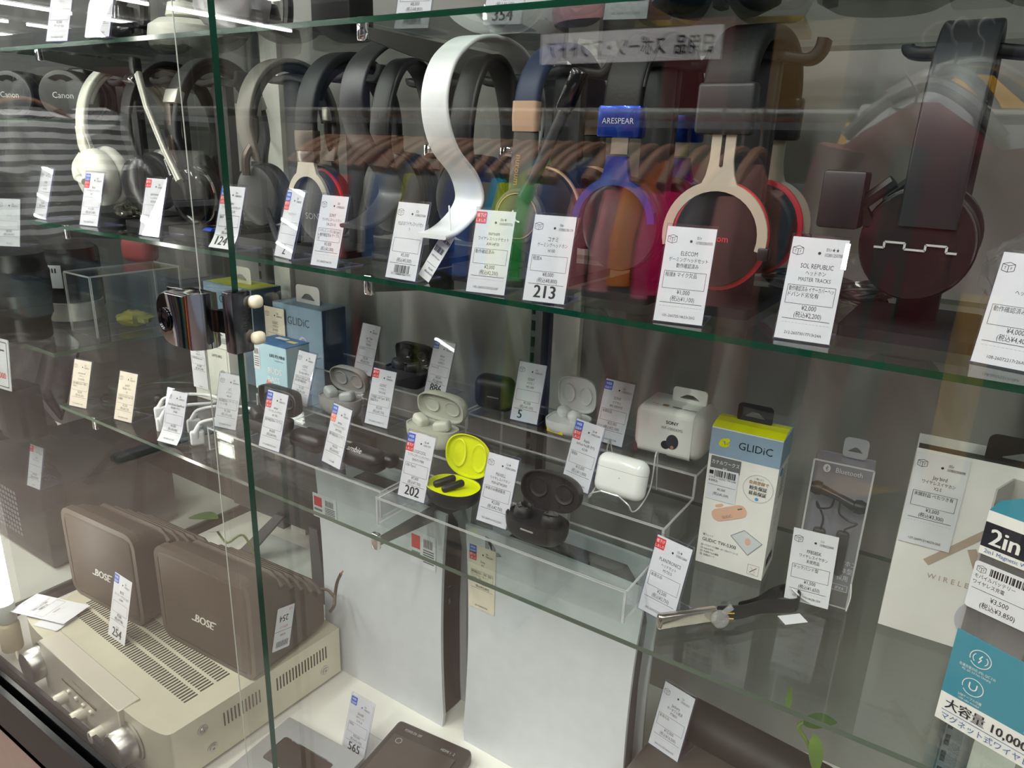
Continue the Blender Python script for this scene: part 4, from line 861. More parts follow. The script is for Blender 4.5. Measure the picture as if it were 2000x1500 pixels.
pr.rect(-0.002, 0.004, 0.010, 0.0012, 0, M, 2e-4)
Mt = T(0, 0, 0.0682)
pr.text('C-ap', -0.024, 0.012, 0.006, 5, Mt, 3e-4); pr.rect(-0.010, 0.014, 0.008, 0.006, 4, Mt, 3e-4); pr.rect(0.006, 0.013, 0.013, 0.003, 1, Mt, 3e-4); pr.rect(0.024, 0.012, 0.018, 0.001, 0, Mt, 3e-4)
pr.build('printing', [INK, MGREY, mat('dark_bud_print', '3A3740', 0.4), mat('dark_bud_tip', '2A282C', 0.5), mat('copper_print', 'B08058', 0.4), mat('red_print', 'C05050', 0.5)], t)
# clear blister pack
t = thing('blister_pack', 'narrow clear blister pack of black wired earphones behind a hanging tag', 'blister pack', (-0.088, 0.199, ZC + 0.0004), 0.08)
MB().box((0, 0.0175, 0.088), (0.062, 0.034, 0.172), [0] * 6).build('clear_shell', FILM, t)
gc = mat('blister_card', '8E8E96', 0.45)
MB().box((0, 0.0345, 0.0885), (0.060, 0.0008, 0.175)).build('backing_card', gc, t)
fm = MB(); fm.frame(0, 0.0885, 0.0612, 0.175, 0.002, 0, T(0, -0.0003, 0) @ FACE); fm.build('edge_strip', LGREY, t)
hanger(t, T(0.008, 0.030, 0.187) @ FACE, 0.026, 0.024, clear('tab_film', (0.9, 0.9, 0.93), 1.5, 0.1, 0.35, (0.75, 0.75, 0.8)), tri=False)
M = T(0, 0.0335, 0) @ FACE; pr = MB(); pr.disc(-0.018, 0.155, 0.004, 18, 0, M, 3e-4, 0.005); pr.line([(-0.0195, 0.1535), (-0.0165, 0.1565), (-0.018, 0.1585), (-0.018, 0.1515), (-0.0165, 0.1535), (-0.0195, 0.1565)], 0.0005, 1, M, 5e-4); pr.text('Bluetooth', 0.006, 0.152, 0.0085, 0, M, 3e-4, 'c', 0.036, 0.85)
for i, s_ in enumerate(('イヤホン', '一体型', '採用')): pr.text(s_, 0.020, 0.038 - i * 0.010, 0.008, 0, M @ T(0, 0, 0.0), 3e-4)
pr.frame(0.019, 0.007, 0.017, 0.008, 0.0005, 0, M, 3e-4); pr.text('IPX4', 0.019, 0.0045, 0.006, 0, M, 3e-4)
pr.build('printing', [WHITE_INK, GREY_INK], t)
e = MB().tube([(-0.022, 0.014, 0.137), (0.0, 0.012, 0.132), (0.018, 0.014, 0.124)], [0.006, 0.0045, 0.006], 12)
ear = e.build('earbud_pair', mat('gunmetal', '4A4644', 0.25, 0.7), t)
for s_ in (-1, 1): MB().lathe([(0.0075, -0.004), (0.0085, 0.002), (0.006, 0.008), (0.0, 0.009)], 18, 0, T(s_ * 0.022, 0.013, 0.131 - s_ * 0.006) @ RY(s_ * PI / 2)).build('ear_tip', BLACK, ear)
MB().tube(spline([(-0.004, 0.012, 0.127), (-0.006, 0.014, 0.116), (-0.018, 0.016, 0.111), (-0.021, 0.016, 0.118), (-0.012, 0.018, 0.100), (-0.012, 0.018, 0.085)]), 0.0013, 6).tube(spline([(0.003, 0.012, 0.126), (0.004, 0.014, 0.112), (0.014, 0.016, 0.104), (0.024, 0.016, 0.102), (0.014, 0.018, 0.092), (0.012, 0.018, 0.085)]), 0.0013, 6).build('cable', BLACK, t)
for x, z0, z1 in ((-0.013, 0.05, 0.085), (0.012, 0.03, 0.088)): MB().rbox((x, 0.020, (z0 + z1) / 2), (0.014, 0.008, z1 - z0), 0.004, 3).build('control_pod', GREYD, t)
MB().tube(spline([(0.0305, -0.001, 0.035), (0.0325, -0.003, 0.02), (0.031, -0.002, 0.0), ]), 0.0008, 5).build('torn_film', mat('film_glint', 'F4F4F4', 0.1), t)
t = thing('price_tag', 'white hanging price tag priced ¥1,500 over the clear blister pack', 'price tag', (-0.098, 0.178, ZC + 0.006), 0.05, None, (R_(-6), R_(-2), 0.06))
mb = MB().box((0, 0.044, 0), (0.048, 0.088, 3e-4), 0, FACE); card_print(mb, FACE @ T(0, 0, 2e-4), D('FFBS85K', 'ワイヤレスイヤホン', '未使用品', 'ネックバンド型', '1,500', '1,650', '101-26111514628r25K', no='11r', id='107800228400'), 0.048, 0.088); mb.build('card', [PAPER, INK, GREY_INK], t)
# jaybird carton
t = thing('earphone_carton', 'white carton with a tan cross mark and pale earbud picture', 'carton', (0.043, 0.199, ZC + 0.0004), 0.04)
W_, Dp, H_ = 0.132, 0.050, 0.215
b = MB(); b.box((0, 0.0006, H_ / 2), (W_, 0.0012, H_)); b.box((0, Dp - 0.0006, H_ / 2), (W_, 0.0012, H_)); b.box((-W_ / 2 + 0.0006, Dp / 2, H_ / 2), (0.0012, Dp - 0.0024, H_)); b.box((W_ / 2 - 0.0006, Dp / 2, H_ / 2), (0.0012, Dp - 0.0024, H_)); b.box((0, Dp / 2, 0.001), (W_, Dp - 0.003, 0.002))
b.build('carton', CARD_W, t)
MB().box((0, Dp / 2, H_ - 0.012), (W_ - 0.003, Dp - 0.003, 0.003)).build('inner_lid', mat('brown_black_card', '2E2824', 0.5), t)
hanger(t, T(0.030, Dp * 0.62, H_ + 0.004) @ FACE, 0.070, 0.034, mat('brown_black_card', '2E2824', 0.5), tri=False)
M = T(0, -2e-4, 0) @ FACE; pr = MB(); TAN = mat('tan_print', 'B9A595', 0.5)
pr.line([(-0.035, 0.090), (0.030, 0.160)], 0.008, 0, M, 2e-4); pr.line([(0.002, 0.118), (0.020, 0.078)], 0.008, 0, M, 2e-4)
pr.text('W I R E L E S S', -0.006, 0.073, 0.0085, 0, M, 2e-4, 'c', 0.068, 0.95)
def jb(x, y, s_, mi, h): pr.line(arc(x - 0.35 * s_, y - 0.25 * s_, 0.3 * s_, 0.3 * s_, 20, 330, 14) + [(x - 0.05 * s_, y + 0.1 * s_), (x - 0.35 * s_, y + 0.7 * s_)], s_ * 0.13, mi, M, h); pr.line(arc(x + 0.38 * s_, y - 0.25 * s_, 0.3 * s_, 0.3 * s_, 160, -150, 14)[::1] + [], s_ * 0.13, mi, M, h); pr.line([(x + 0.1 * s_, y - 0.1 * s_), (x + 0.12 * s_, y + 0.25 * s_), (x + 0.45 * s_, y + 0.7 * s_)], s_ * 0.13, mi, M, h)
jb(0.026, 0.186, 0.0125, 1, 2e-4); pr.text('jaybird', 0.026, 0.168, 0.011, 1, M, 2e-4, 'c', 0.036, 1)
pr.disc(0.028, 0.038, 0.026, 30, 2, M, 2e-4); pr.prism([(0.008, 0.02), (0.05, 0.02), (0.048, 0.0), (0.014, 0.0)], 0, 2e-4, 3, M); pr.disc(0.050, 0.095, 0.022, 24, 2, M, 2e-4, 0.030); pr.disc(0.055, 0.093, 0.012, 20, 4, M, 3e-4, 0.018); jb(0.026, 0.042, 0.018, 1, 4e-4)
pr.build('printing', [TAN, mat('warm_grey_ink', '57504C', 0.5), mat('lilac_grey_print', 'C6C4CC', 0.5), mat('brown_black_card', '2E2824', 0.5), CARD_W], t)
mb = MB(); Ml = T(-0.041, -0.0012, 0.108) @ FACE
mb.box((0, 0.052, 0), (0.048, 0.104, 3e-4), 0, Ml); card_print(mb, Ml @ T(0, 0, 2e-4), D('Jay bird', 'ワイヤレスイヤホン', 'X2-S', '未開封品 べたつき有', '3,000', '3,300', '127-26091214623r26E', no='05r', id='1078002908098'), 0.048, 0.104); mb.build('price_label', [PAPER, INK, GREY_INK], t)
# teal power bank pack
t = thing('power_bank_pack', 'clear-fronted teal and white pack cut by the near edge of the frame', 'pack', (0.110, 0.048, ZC + 0.0004), -0.34)
TEAL = mat('teal_card', '3E8CA0', 0.45)
W_, Dp, H_ = 0.142, 0.040, 0.236
b = MB(); b.box((0, Dp - 0.0008, H_ / 2), (W_, 0.0016, H_)); b.box((-W_ / 2 + 0.0008, Dp / 2, H_ / 2), (0.0016, Dp - 0.004, H_)); b.box((0, Dp / 2, 0.001), (W_ - 0.004, Dp - 0.004, 0.002)); b.build('carton', mat('grey_card', 'A8A49E', 0.5), t)
MB().box((0, 0.0004, 0.140), (W_, 0.0004, 0.115)).build('clear_window', FILM, t)
MB().rbox((0.012, 0.020, 0.120), (0.072, 0.016, 0.14), 0.006, 3).build('power_bank', mat('bank_grey', '5E564E', 0.35), t)
M = FACE; pr = MB()
pr.prism([(-W_ / 2, 0.0), (W_ / 2, 0.0), (W_ / 2, 0.030), (-W_ / 2, 0.030)], -2e-4, 6e-4, 0, M); pr.prism([(-W_ / 2, 0.030), (W_ / 2, 0.030), (W_ / 2, 0.092), (-W_ / 2, 0.098)], -2e-4, 6e-4, 1, M)
pr.prism([(-W_ / 2, 0.176), (W_ / 2, 0.176), (W_ / 2, 0.217), (-W_ / 2, 0.217)], -2e-4, 6e-4, 0, M); pr.prism([(-W_ / 2, 0.217), (W_ / 2, 0.217), (W_ / 2, H_), (-W_ / 2 + 0.02, H_), (-W_ / 2 + 0.006, 0.228)], -2e-4, 6e-4, 1, M)
pr.rect(0, 0.195, W_, 0.023, 2, M, 8e-4)
pr.text('2in1', -W_ / 2 + 0.006, 0.187, 0.022, 0, M, 1e-3, 'l', 0.042, 0.9, 0.0005); pr.text('マグネット式', -0.020, 0.196, 0.007, 0, M, 1e-3, 'l'); pr.text('(充電器)', -0.020, 0.187, 0.006, 0, M, 1e-3, 'l')
pr.text('2in1 Magnetic Wireless Charger', -W_ / 2 + 0.004, 0.1785, 0.0052, 3, M, 1e-3, 'l', 0.09, 0.9)
pr.text('大容量 10,000', -W_ / 2 + 0.006, 0.016, 0.0125, 2, M, 1e-3, 'l', 0.100, 0.9, 0.0003); pr.text('mAh', 0.040, 0.016, 0.0100, 2, M, 1e-3, 'l'); pr.rect(0, 0.0125, W_ - 0.008, 0.0006, 3, M, 1e-3); pr.text('マグネット式ワイヤレス充電', -W_ / 2 + 0.005, 0.0035, 0.0082, 3, M, 1e-3, 'l', 0.115, 0.9)
for i, (x, y) in enumerate(((-0.048, 0.079), (-0.048, 0.049), (0.002, 0.079), (0.002, 0.049))):
    pr.line(arc(x, y, 0.0085, 0.0085, 20, 200, 14), 0.0007, 0, M, 1e-3); pr.line(arc(x, y, 0.0085, 0.0085, 215, 380, 14), 0.0007, 0, M, 1e-3)
    if i % 2 == 0: pr.line([(x + 0.001, y + 0.004), (x - 0.001, y), (x + 0.001, y), (x - 0.001, y - 0.004)], 0.001, 0, M, 1e-3); pr.line(arc(x - 0.001, y, 0.005, 0.005, 130, 230, 6), 0.0007, 0, M, 1e-3); pr.line(arc(x + 0.001, y, 0.005, 0.005, -50, 50, 6), 0.0007, 0, M, 1e-3)
    else: pr.line([(x - 0.003, y + 0.004), (x - 0.003, y)] + arc(x, y, 0.003, 0.003, 180, 360, 8) + [(x + 0.003, y + 0.004)], 0.0011, 0, M, 1e-3)
    pr.text(('急速充電対応 (PD, QC 3.0)', 'USBケーブル付属', 'マルチプロテクト機能', '高容量'[:3])[i], x, y - 0.0135, 0.0032, 0, M, 1e-3, 'c', 0.036); pr.text(('PD, QC 3.0 Fast Charging', 'USB cable included', 'Safety first', 'High capacity')[i], x, y - 0.0168, 0.0028, 0, M, 1e-3, 'c', 0.036)
pr.build('printed_sleeve', [CARD_W, TEAL, mat('navy_black_print', '22222C', 0.5), mat('blue_print', '3A66A0', 0.5)], t)
lb = MB(); Ml = M @ T(-0.046, 0.146, 0.0008)
lb.prism(rrect(0.050, 0.046, 0.003, 4), 0, 2e-4, 0, Ml); r = random.Random(3); x = -0.012
while x < 0.020: wb = r.choice((0.0006, 0.001, 0.0014)); lb.rect(x, 0.0165, wb, 0.007, 1, Ml, 4e-4); x += wb + r.choice((0.0006, 0.001))
cube_logo(lb, -0.019, 0.0165, 0.007, Ml @ T(0, 0, 2e-4)); lb.text('モバイルバッテリー', -0.023, 0.0075, 0.0045, 1, Ml, 4e-4, 'l', 0.04); lb.text('ワイヤレス充電', -0.023, 0.0015, 0.0045, 1, Ml, 4e-4, 'l', 0.04); lb.rect(0, -0.003, 0.046, 0.0004, 1, Ml, 4e-4); lb.text('¥3,500', 0.0, -0.0105, 0.0065, 1, Ml, 4e-4); lb.text('(税込¥3,850)', 0.0, -0.0185, 0.0065, 1, Ml, 4e-4, 'c', 0.042)
lb.build('price_label', [PAPER, INK], t)
# grey-blue hanging boxes at the far back of the lower shelf
def glid_far(label, x0, x1, y, z, h, d, rz, ytop):
    t = thing('earphone_carton', label, 'carton', ((x0 + x1) / 2, y, z), rz)
    wd = x1 - x0
    MB().rbox((0, d / 2, h / 2), (wd, d, h), 0.0012, 1).build('carton', [mat('far_slate', '8FA9BF', 0.5)], t)
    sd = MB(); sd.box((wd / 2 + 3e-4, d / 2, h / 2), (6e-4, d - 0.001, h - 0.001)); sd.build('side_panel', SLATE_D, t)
    if ytop: MB().box((0, d / 2, h + 3e-4), (wd - 0.01, d - 0.012, 6e-4)).build('yellow_top', YCARD, t)
    hanger(t, T(0, d * 0.5, h + 0.015) @ FACE, 0.066, 0.040, CARD_W, HOLE)
    pr = MB(); M = T(0, -2e-4, 0) @ FACE; pr.text('GLIDiC', 0.004, h - 0.038, 0.022, 0, M, 4e-4, 'c', wd * 0.58, 0.9)
    pr.disc(0.014, h - 0.075, 0.013, 24, 1, M, 4e-4, 0.017); pr.disc(0.016, h - 0.073, 0.009, 20, 2, M, 6e-4, 0.011); pr.rect(0.014, h - 0.10, 0.012, 0.016, 1, M, 4e-4)
    Ms = T(wd / 2 + 8e-4, d * 0.5, 0.07) @ SIDE @ RZ(PI / 2); pr.text('GLIDiC', 0, -0.004, 0.014, 0, Ms, 2e-4)
    pr.build('printing', [mat('slate_ink', '3C4A58', 0.5), mat('lilac_print', 'CFCFE2', 0.5), mat('lilac_dark_print', '9C9AB8', 0.5)], t)
    return t
glid_far('grey-blue hanging box with yellow top behind the chrome lock', -1.384, -1.226, 0.30, ZC + 0.0004, 0.205, 0.075, 0.0, True)
tb = glid_far('grey-blue hanging box with lilac earbud picture beside the yellow-topped one', -1.150, -1.012, 0.29, ZC + 0.0004, 0.196, 0.06, 0.0, False)
mb = MB(); Ml = T(-0.060, -0.004, 0.085) @ FACE
mb.box((0, 0.05, 0), (0.058, 0.100, 3e-4), 0, Ml); card_print(mb, Ml @ T(0, 0, 2e-4), D('GLIDIC', 'イヤホン', 'SB-WS55', '', '5,000', '5,500', '101-26030118r25A'), 0.058, 0.1); mb.build('price_label', [CREAM, INK, GREY_INK], tb)
# white earbud box (far), blue small box
p = atZ(392, 776, ZC)
t = thing('earphone_carton', 'small white earbud box with a drawn white earbud below the lock', 'carton', (p.x + 0.045, p.y, ZC + 0.0004), 0.05)
MB().rbox((0, 0.02, 0.062), (0.108, 0.04, 0.124), 0.002, 2).build('carton', mat('ivory_card', 'EDEBE2', 0.5), t)
MB().rbox((0, 0.02, 0.126), (0.104, 0.038, 0.004), 0.002, 2).build('grey_top', LGREY, t)
hanger(t, T(0.0, 0.02, 0.138) @ FACE, 0.06, 0.03, CARD_W, HOLE)
pr = MB(); M = T(0, -2e-4, 0) @ FACE; pr.text('SAMSUNG', 0.02, 0.095, 0.008, 0, M, 3e-4, 'c', 0.03); pr.frame(0.02, 0.060, 0.058, 0.108, 0.0008, 1, M, 2e-4)
pr.disc(0.034, 0.062, 0.008, 18, 2, M, 3e-4, 0.010); pr.line([(0.026, 0.062), (0.030, 0.030)], 0.004, 2, M, 4e-4); pr.line([(0.024, 0.064), (0.0285, 0.030)], 0.0008, 1, M, 5e-4); pr.text('Galaxy Buds', 0.020, 0.012, 0.008, 0, M, 3e-4, 'c', 0.04)
pr.build('printing', [INK, MGREY, LGREY], t)
mb = MB(); Ml = T(-0.034, -0.002, 0.02) @ FACE; mb.box((0, 0.055, 0), (0.044, 0.106, 3e-4), 0, Ml); dd = D('SAMSUNG', 'イヤホン', 'SM-R170', '未開封品 Bluetooth', '11,000', '12,100', '118-2607', st='br', logo=0); card_print(mb, Ml @ T(0, 0, 2e-4), dd, 0.044, 0.106); lbl = mb.build('price_label', [PAPER, INK, GREY_INK], t)
stickers(t, Ml @ T(0, 0, 3e-4), dd, 0.044, 0.106)
t = thing('earphone_carton', 'small light-blue box with dark blue top on the far riser', 'carton', (-1.000, 0.158, Z2 + 0.0004), 0.0)
MB().rbox((0, 0.026, 0.0435), (0.086, 0.052, 0.087), 0.001, 1).build('carton', mat('pale_blue_card', 'B4D6E2', 0.5), t)
MB().box((0, 0.026, 0.0873), (0.0865, 0.0525, 0.0012)).build('top_panel', mat('mid_blue_card', '2E6FA8', 0.45), t)
pr = MB(); M = T(0, -2e-4, 0) @ FACE; pr.text('LIFE P2 MINI', 0.020, 0.066, 0.0082, 0, M, 3e-4, 'c', 0.038, 0.9, 0.0002); pr.text('True wireless earbuds', 0.024, 0.060, 0.0032, 0, M, 3e-4)
pr.text('BUDS', 0.012, 0.036, 0.015, 1, M, 3e-4, 'c', None, 0.95, 0.0004); pr.text('BASS', 0.008, 0.020, 0.015, 1, M, 3e-4, 'c', None, 0.95, 0.0004); pr.disc(-0.006, 0.010, 0.008, 16, 2, M, 2e-4, 0.014)
Mt = T(0, 0.026, 0.0882); pr.rect(-0.01, 0.012, 0.03, 0.010, 1, Mt, 2e-4); pr.rect(0.022, 0.006, 0.022, 0.010, 3, Mt, 2e-4)
pr.build('printing', [INK, WHITE_INK, mat('coral_print', 'E08B80', 0.5), mat('cream_print', 'E3DC8E', 0.5)], t)
lb = MB(); Ml = M @ T(-0.034, 0.058, 0); lb.rect(0, 0, 0.016, 0.042, 0, Ml, 3e-4)
for i in range(6): lb.rect(-0.005 + i * 0.002, 0.012, 0.0009, 0.010, 1, Ml, 5e-4)
for i in range(5): lb.rect(0, 0.002 - i * 0.004, 0.012, 0.0012, 1, Ml, 5e-4)
lb.build('price_label', [PAPER, INK], t)
# ------------------------------------------------------------------ wired things at the far end of the lower shelf and the earpiece
p = atZ(235, 790, ZC)
t = thing('neckband_earphones', 'dark green-black neckband earphones coiled between two cream tags', 'earphones', (p.x, p.y + 0.03, ZC))
MB().tube(spline([(-0.05, 0.02, 0.004), (-0.055, 0.07, 0.006), (0.0, 0.12, 0.006), (0.09, 0.13, 0.006), (0.14, 0.10, 0.006)], 8), 0.0025, 8).tube(spline([(-0.05, 0.0, 0.004), (-0.06, -0.03, 0.004), (-0.02, -0.05, 0.004), (0.05, -0.03, 0.004), (0.08, 0.01, 0.004)], 8), 0.002, 8).build('cable', mat('green_black', '28342C', 0.35), t)
MB().rbox((-0.03, -0.01, 0.013), (0.052, 0.026, 0.025), 0.005, 3).build('control_pod', mat('green_black', '28342C', 0.35), t)
for dx in (0.07, 0.095): MB().lathe([(0.008, -0.006), (0.010, 0.0), (0.009, 0.006), (0.005, 0.011), (0, 0.012)], 18, 0, T(dx, 0.02 - dx * 0.2, 0.016) @ RY(1.1)).build('earbud', BLACK, t)
def bone(label, c, rz):
    t = thing('bone_conduction_headphones', label, 'headphones', c, rz)
    pts = spline([(-0.040, -0.052, 0.040), (-0.040, -0.045, 0.052), (-0.040, 0.0, 0.056), (-0.030, 0.05, 0.05), (0.0, 0.07, 0.047), (0.030, 0.05, 0.05), (0.040, 0.0, 0.056), (0.040, -0.045, 0.052), (0.040, -0.052, 0.040)], 6)
    MB().tube(pts, 0.0038, 10).build('neckband', WHITEP, t)
    for s_ in (-1, 1):
        a = MB().tube(spline([(s_ * 0.040, -0.050, 0.046), (s_ * 0.040, -0.058, 0.032), (s_ * 0.039, -0.058, 0.018)], 5), [0.006] * 5 + [0.0075] * 6, 10).build('ear_hook', WHITEP, t)
        MB().rbox((0, 0, 0), (0.014, 0.030, 0.034), 0.006, 4, 0, T(s_ * 0.038, -0.056, 0.0175)).build('transducer', WHITEP, a)
    t.scale = (0.78, 0.78, 0.78)
    return t
p = atZ(297, 838, ZC); b1 = bone('white bone conduction headphones before the cream tags', (p.x + 0.02, p.y + 0.060, ZC), -0.5)
p = atZ(390, 872, ZC); bone('white bone conduction headphones standing at the riser end', (p.x - 0.012, p.y + 0.055, ZC), -0.5)
ea, eb = atZ(1395, 1214, ZC), atZ(1545, 1192, ZC)
t = thing('bluetooth_earpiece', 'silver earpiece with clear ear tip and black strap loop', 'earpiece', (ea.x, ea.y, ZC + 0.0005), math.atan2(eb.y - ea.y, eb.x - ea.x))
MB().rbox((-0.035, 0.0, 0.010), (0.072, 0.010, 0.019), 0.004, 3).build('body', mat('earpiece_silver', 'C6BEB6', 0.12, 0.9), t)
e = MB().lathe([(0.009, 0), (0.0105, 0.003), (0.0095, 0.008), (0.006, 0.010), (0.0, 0.010)], 24, 0, T(0.000, -0.006, 0.010) @ RX(PI / 2)); e.tube([(0.006, -0.008, 0.016), (0.010, -0.010, 0.022), (0.013, -0.010, 0.024)], 0.0035, 10); e.build('ear_tip', clear('clear_gel', (0.93, 0.93, 0.93), 1.6, 0.02, 0.2, (0.8, 0.8, 0.78)), t)
for z in (0.0065, 0.0135): MB().tube([(0.008, -0.006, z), (0.018, -0.0085, z)], 0.0008, 6).build('gold_pin', mat('gold', 'D6A24A', 0.25, 0.9), t)
lp = spline([(0.002, 0.0), (0.03, -0.004), (0.062, 0.0), (0.098, -0.006), (0.112, 0.006), (0.106, 0.022), (0.082, 0.018), (0.055, 0.006), (0.03, 0.002)], 7)
MB().loft([[(x - 0.0009, y, 0.001), (x + 0.0009, y + 0.0012, 0.001), (x + 0.0009, y + 0.0012, 0.019), (x - 0.0009, y, 0.019)] for x, y in lp]).build('strap', SATIN, t)
MB().tube(spline([(0.105, 0.012, 0.020), (0.114, 0.002, 0.012), (0.13, -0.004, 0.004), (0.142, 0.0, 0.003), (0.138, 0.010, 0.003), (0.118, 0.006, 0.006)], 6), 0.0011, 6).build('string', WHITEP, t)
MB().box((0.090, -0.012, 0.0008), (0.028, 0.016, 0.0004), 0, RZ(-0.05)).build('paper_tab', PAPER, t)
# ------------------------------------------------------------------ on the deck: amplifier, speakers, consoles
CHAMP = mat('champagne_paint', 'D9D3BC', 0.38, 0.25); CHAMPF = mat('champagne_front', 'DED6C6', 0.35, 0.3, 0.5, 0.05, 60, 0, (1, 30, 30)); VENT = mat('vent_black', '2A2621', 0.7)
t = thing('amplifier', 'champagne silver stereo amplifier with two large front knobs', 'amplifier', (-1.054, -0.192, DECK), -0.045)
AW, AD, AH, AZ = 0.452, 0.320, 0.090, 0.008
MB().box((0, 0.016 + (AD - 0.016) / 2, AZ + AH / 2), (AW, AD - 0.016, AH)).build('case', CHAMP, t)
fp = MB()
for s_ in (-1, 1):
    pl = [(s_ * AW / 2, 0.016), (s_ * AW / 2, 0.013)] + [(s_ * (AW / 2 - 0.098 + 0.098 * math.cos(R_(a))), 0.013 - 0.016 * math.sin(R_(a))) for a in (15, 30, 45, 60, 75, 90)] + [(s_ * (AW / 2 - 0.098), 0.016)]
    if s_ > 0: pl = pl[::-1]
    fp.prism(pl, AZ, AZ + AH + 0.001, 0, None, 0, True)
fp.build('front_wing', CHAMP, t)
MB().rbox((0, 0.006, AZ + AH / 2 + 0.001), (0.257, 0.034, AH + 0.004), 0.0012, 1).build('front_panel', CHAMPF, t)
sl = MB().rbox((0.0, -0.0115, AZ + 0.055), (0.112, 0.002, 0.005), 0.001, 2); sl.build('display_slot', mat('slot_brown', '5B4A3E', 0.4), t)
MB().text('marantz', 0, 0, 0.0095, 0, T(0.0, -0.0114, AZ + 0.068) @ FACE, 0, 'c', None, 1.05).build('lettering', mat('gold_grey_ink', '8E8468', 0.4, 0.3), t)
for s_, r_, l_ in ((-1, 0.028, 0.029), (1, 0.027, 0.029)):
    M = T(s_ * 0.143, -0.003, AZ + 0.043) @ RX(PI / 2)
    MB().lathe([(r_ + 0.004, 0), (r_ + 0.004, 0.003), (r_, 0.004), (r_, l_ - 0.003), (r_ - 0.0025, l_), (r_ - 0.006, l_ - 0.001), (0, l_ - 0.001)], 48, 0, M).build('large_knob', STEEL, t)
for i in range(3):
    M = T(-0.056 + i * 0.060, -0.011, AZ + 0.020) @ RX(PI / 2)
    k = MB().lathe([(0.010, 0), (0.010, 0.017), (0.009, 0.019), (0, 0.019)], 28, 0, M).build('small_knob', CHAMPF, t)
    MB().box((0, 0.006, 0.0192), (0.0012, 0.007, 0.0006), 0, M).build('pointer', VENT, k)
for i in range(4): MB().lathe([(0.0042, 0), (0.0042, 0.003), (0.0034, 0.004), (0, 0.004)], 16, 0, T(-0.036 + i * 0.024, -0.011, AZ + 0.040) @ RX(PI / 2)).build('push_button', CHAMPF, t)
v = MB()
for row, (y, x0, n) in enumerate(((0.070, -0.180, 56), (0.098, -0.176, 55), (0.126, -0.176, 55))):
    for i in range(n): v.box((x0 + i * 0.0066, y, AZ + AH + 0.0003), (0.0026, 0.022, 0.0008))
v.build('top_vent', VENT, t, kind='stuff')
v = MB()
for y0, n in ((0.095, 11), (0.190, 17)):
    for i in range(n): v.box((AW / 2 + 0.0002, y0 + i * 0.0062, AZ + 0.058), (0.0006, 0.0022, 0.024))
v.build('side_vent', VENT, t)
for y, z in ((0.060, 0.064), (0.072, 0.022), (0.285, 0.024)): MB().lathe([(0.0085, 0), (0.0085, 0.0008), (0.0055, 0.0012), (0.005, 0.003), (0.002, 0.003), (0.002, 0.001), (0, 0.001)], 20, 0, T(AW / 2, y, AZ + z) @ RY(PI / 2)).build('side_screw', STEEL, t)
for x in (-0.15, 0.15):
    for y in (0.06, 0.26): MB().lathe([(0.018, 0), (0.02, 0.004), (0.02, 0.016)], 20, 0, T(x, y, -0.001) @ Matrix.Scale(0.55, 4, Vector((0, 0, 1)))).build('foot', BLACK, t)
ATOP = DECK + AZ + AH + 0.0012
SPK = mat('speaker_brown', '4A3D33', 0.55, 0, 0.4, 0.15, 400, 0.1); SPKB = mat('speaker_shell', '4E433A', 0.5)
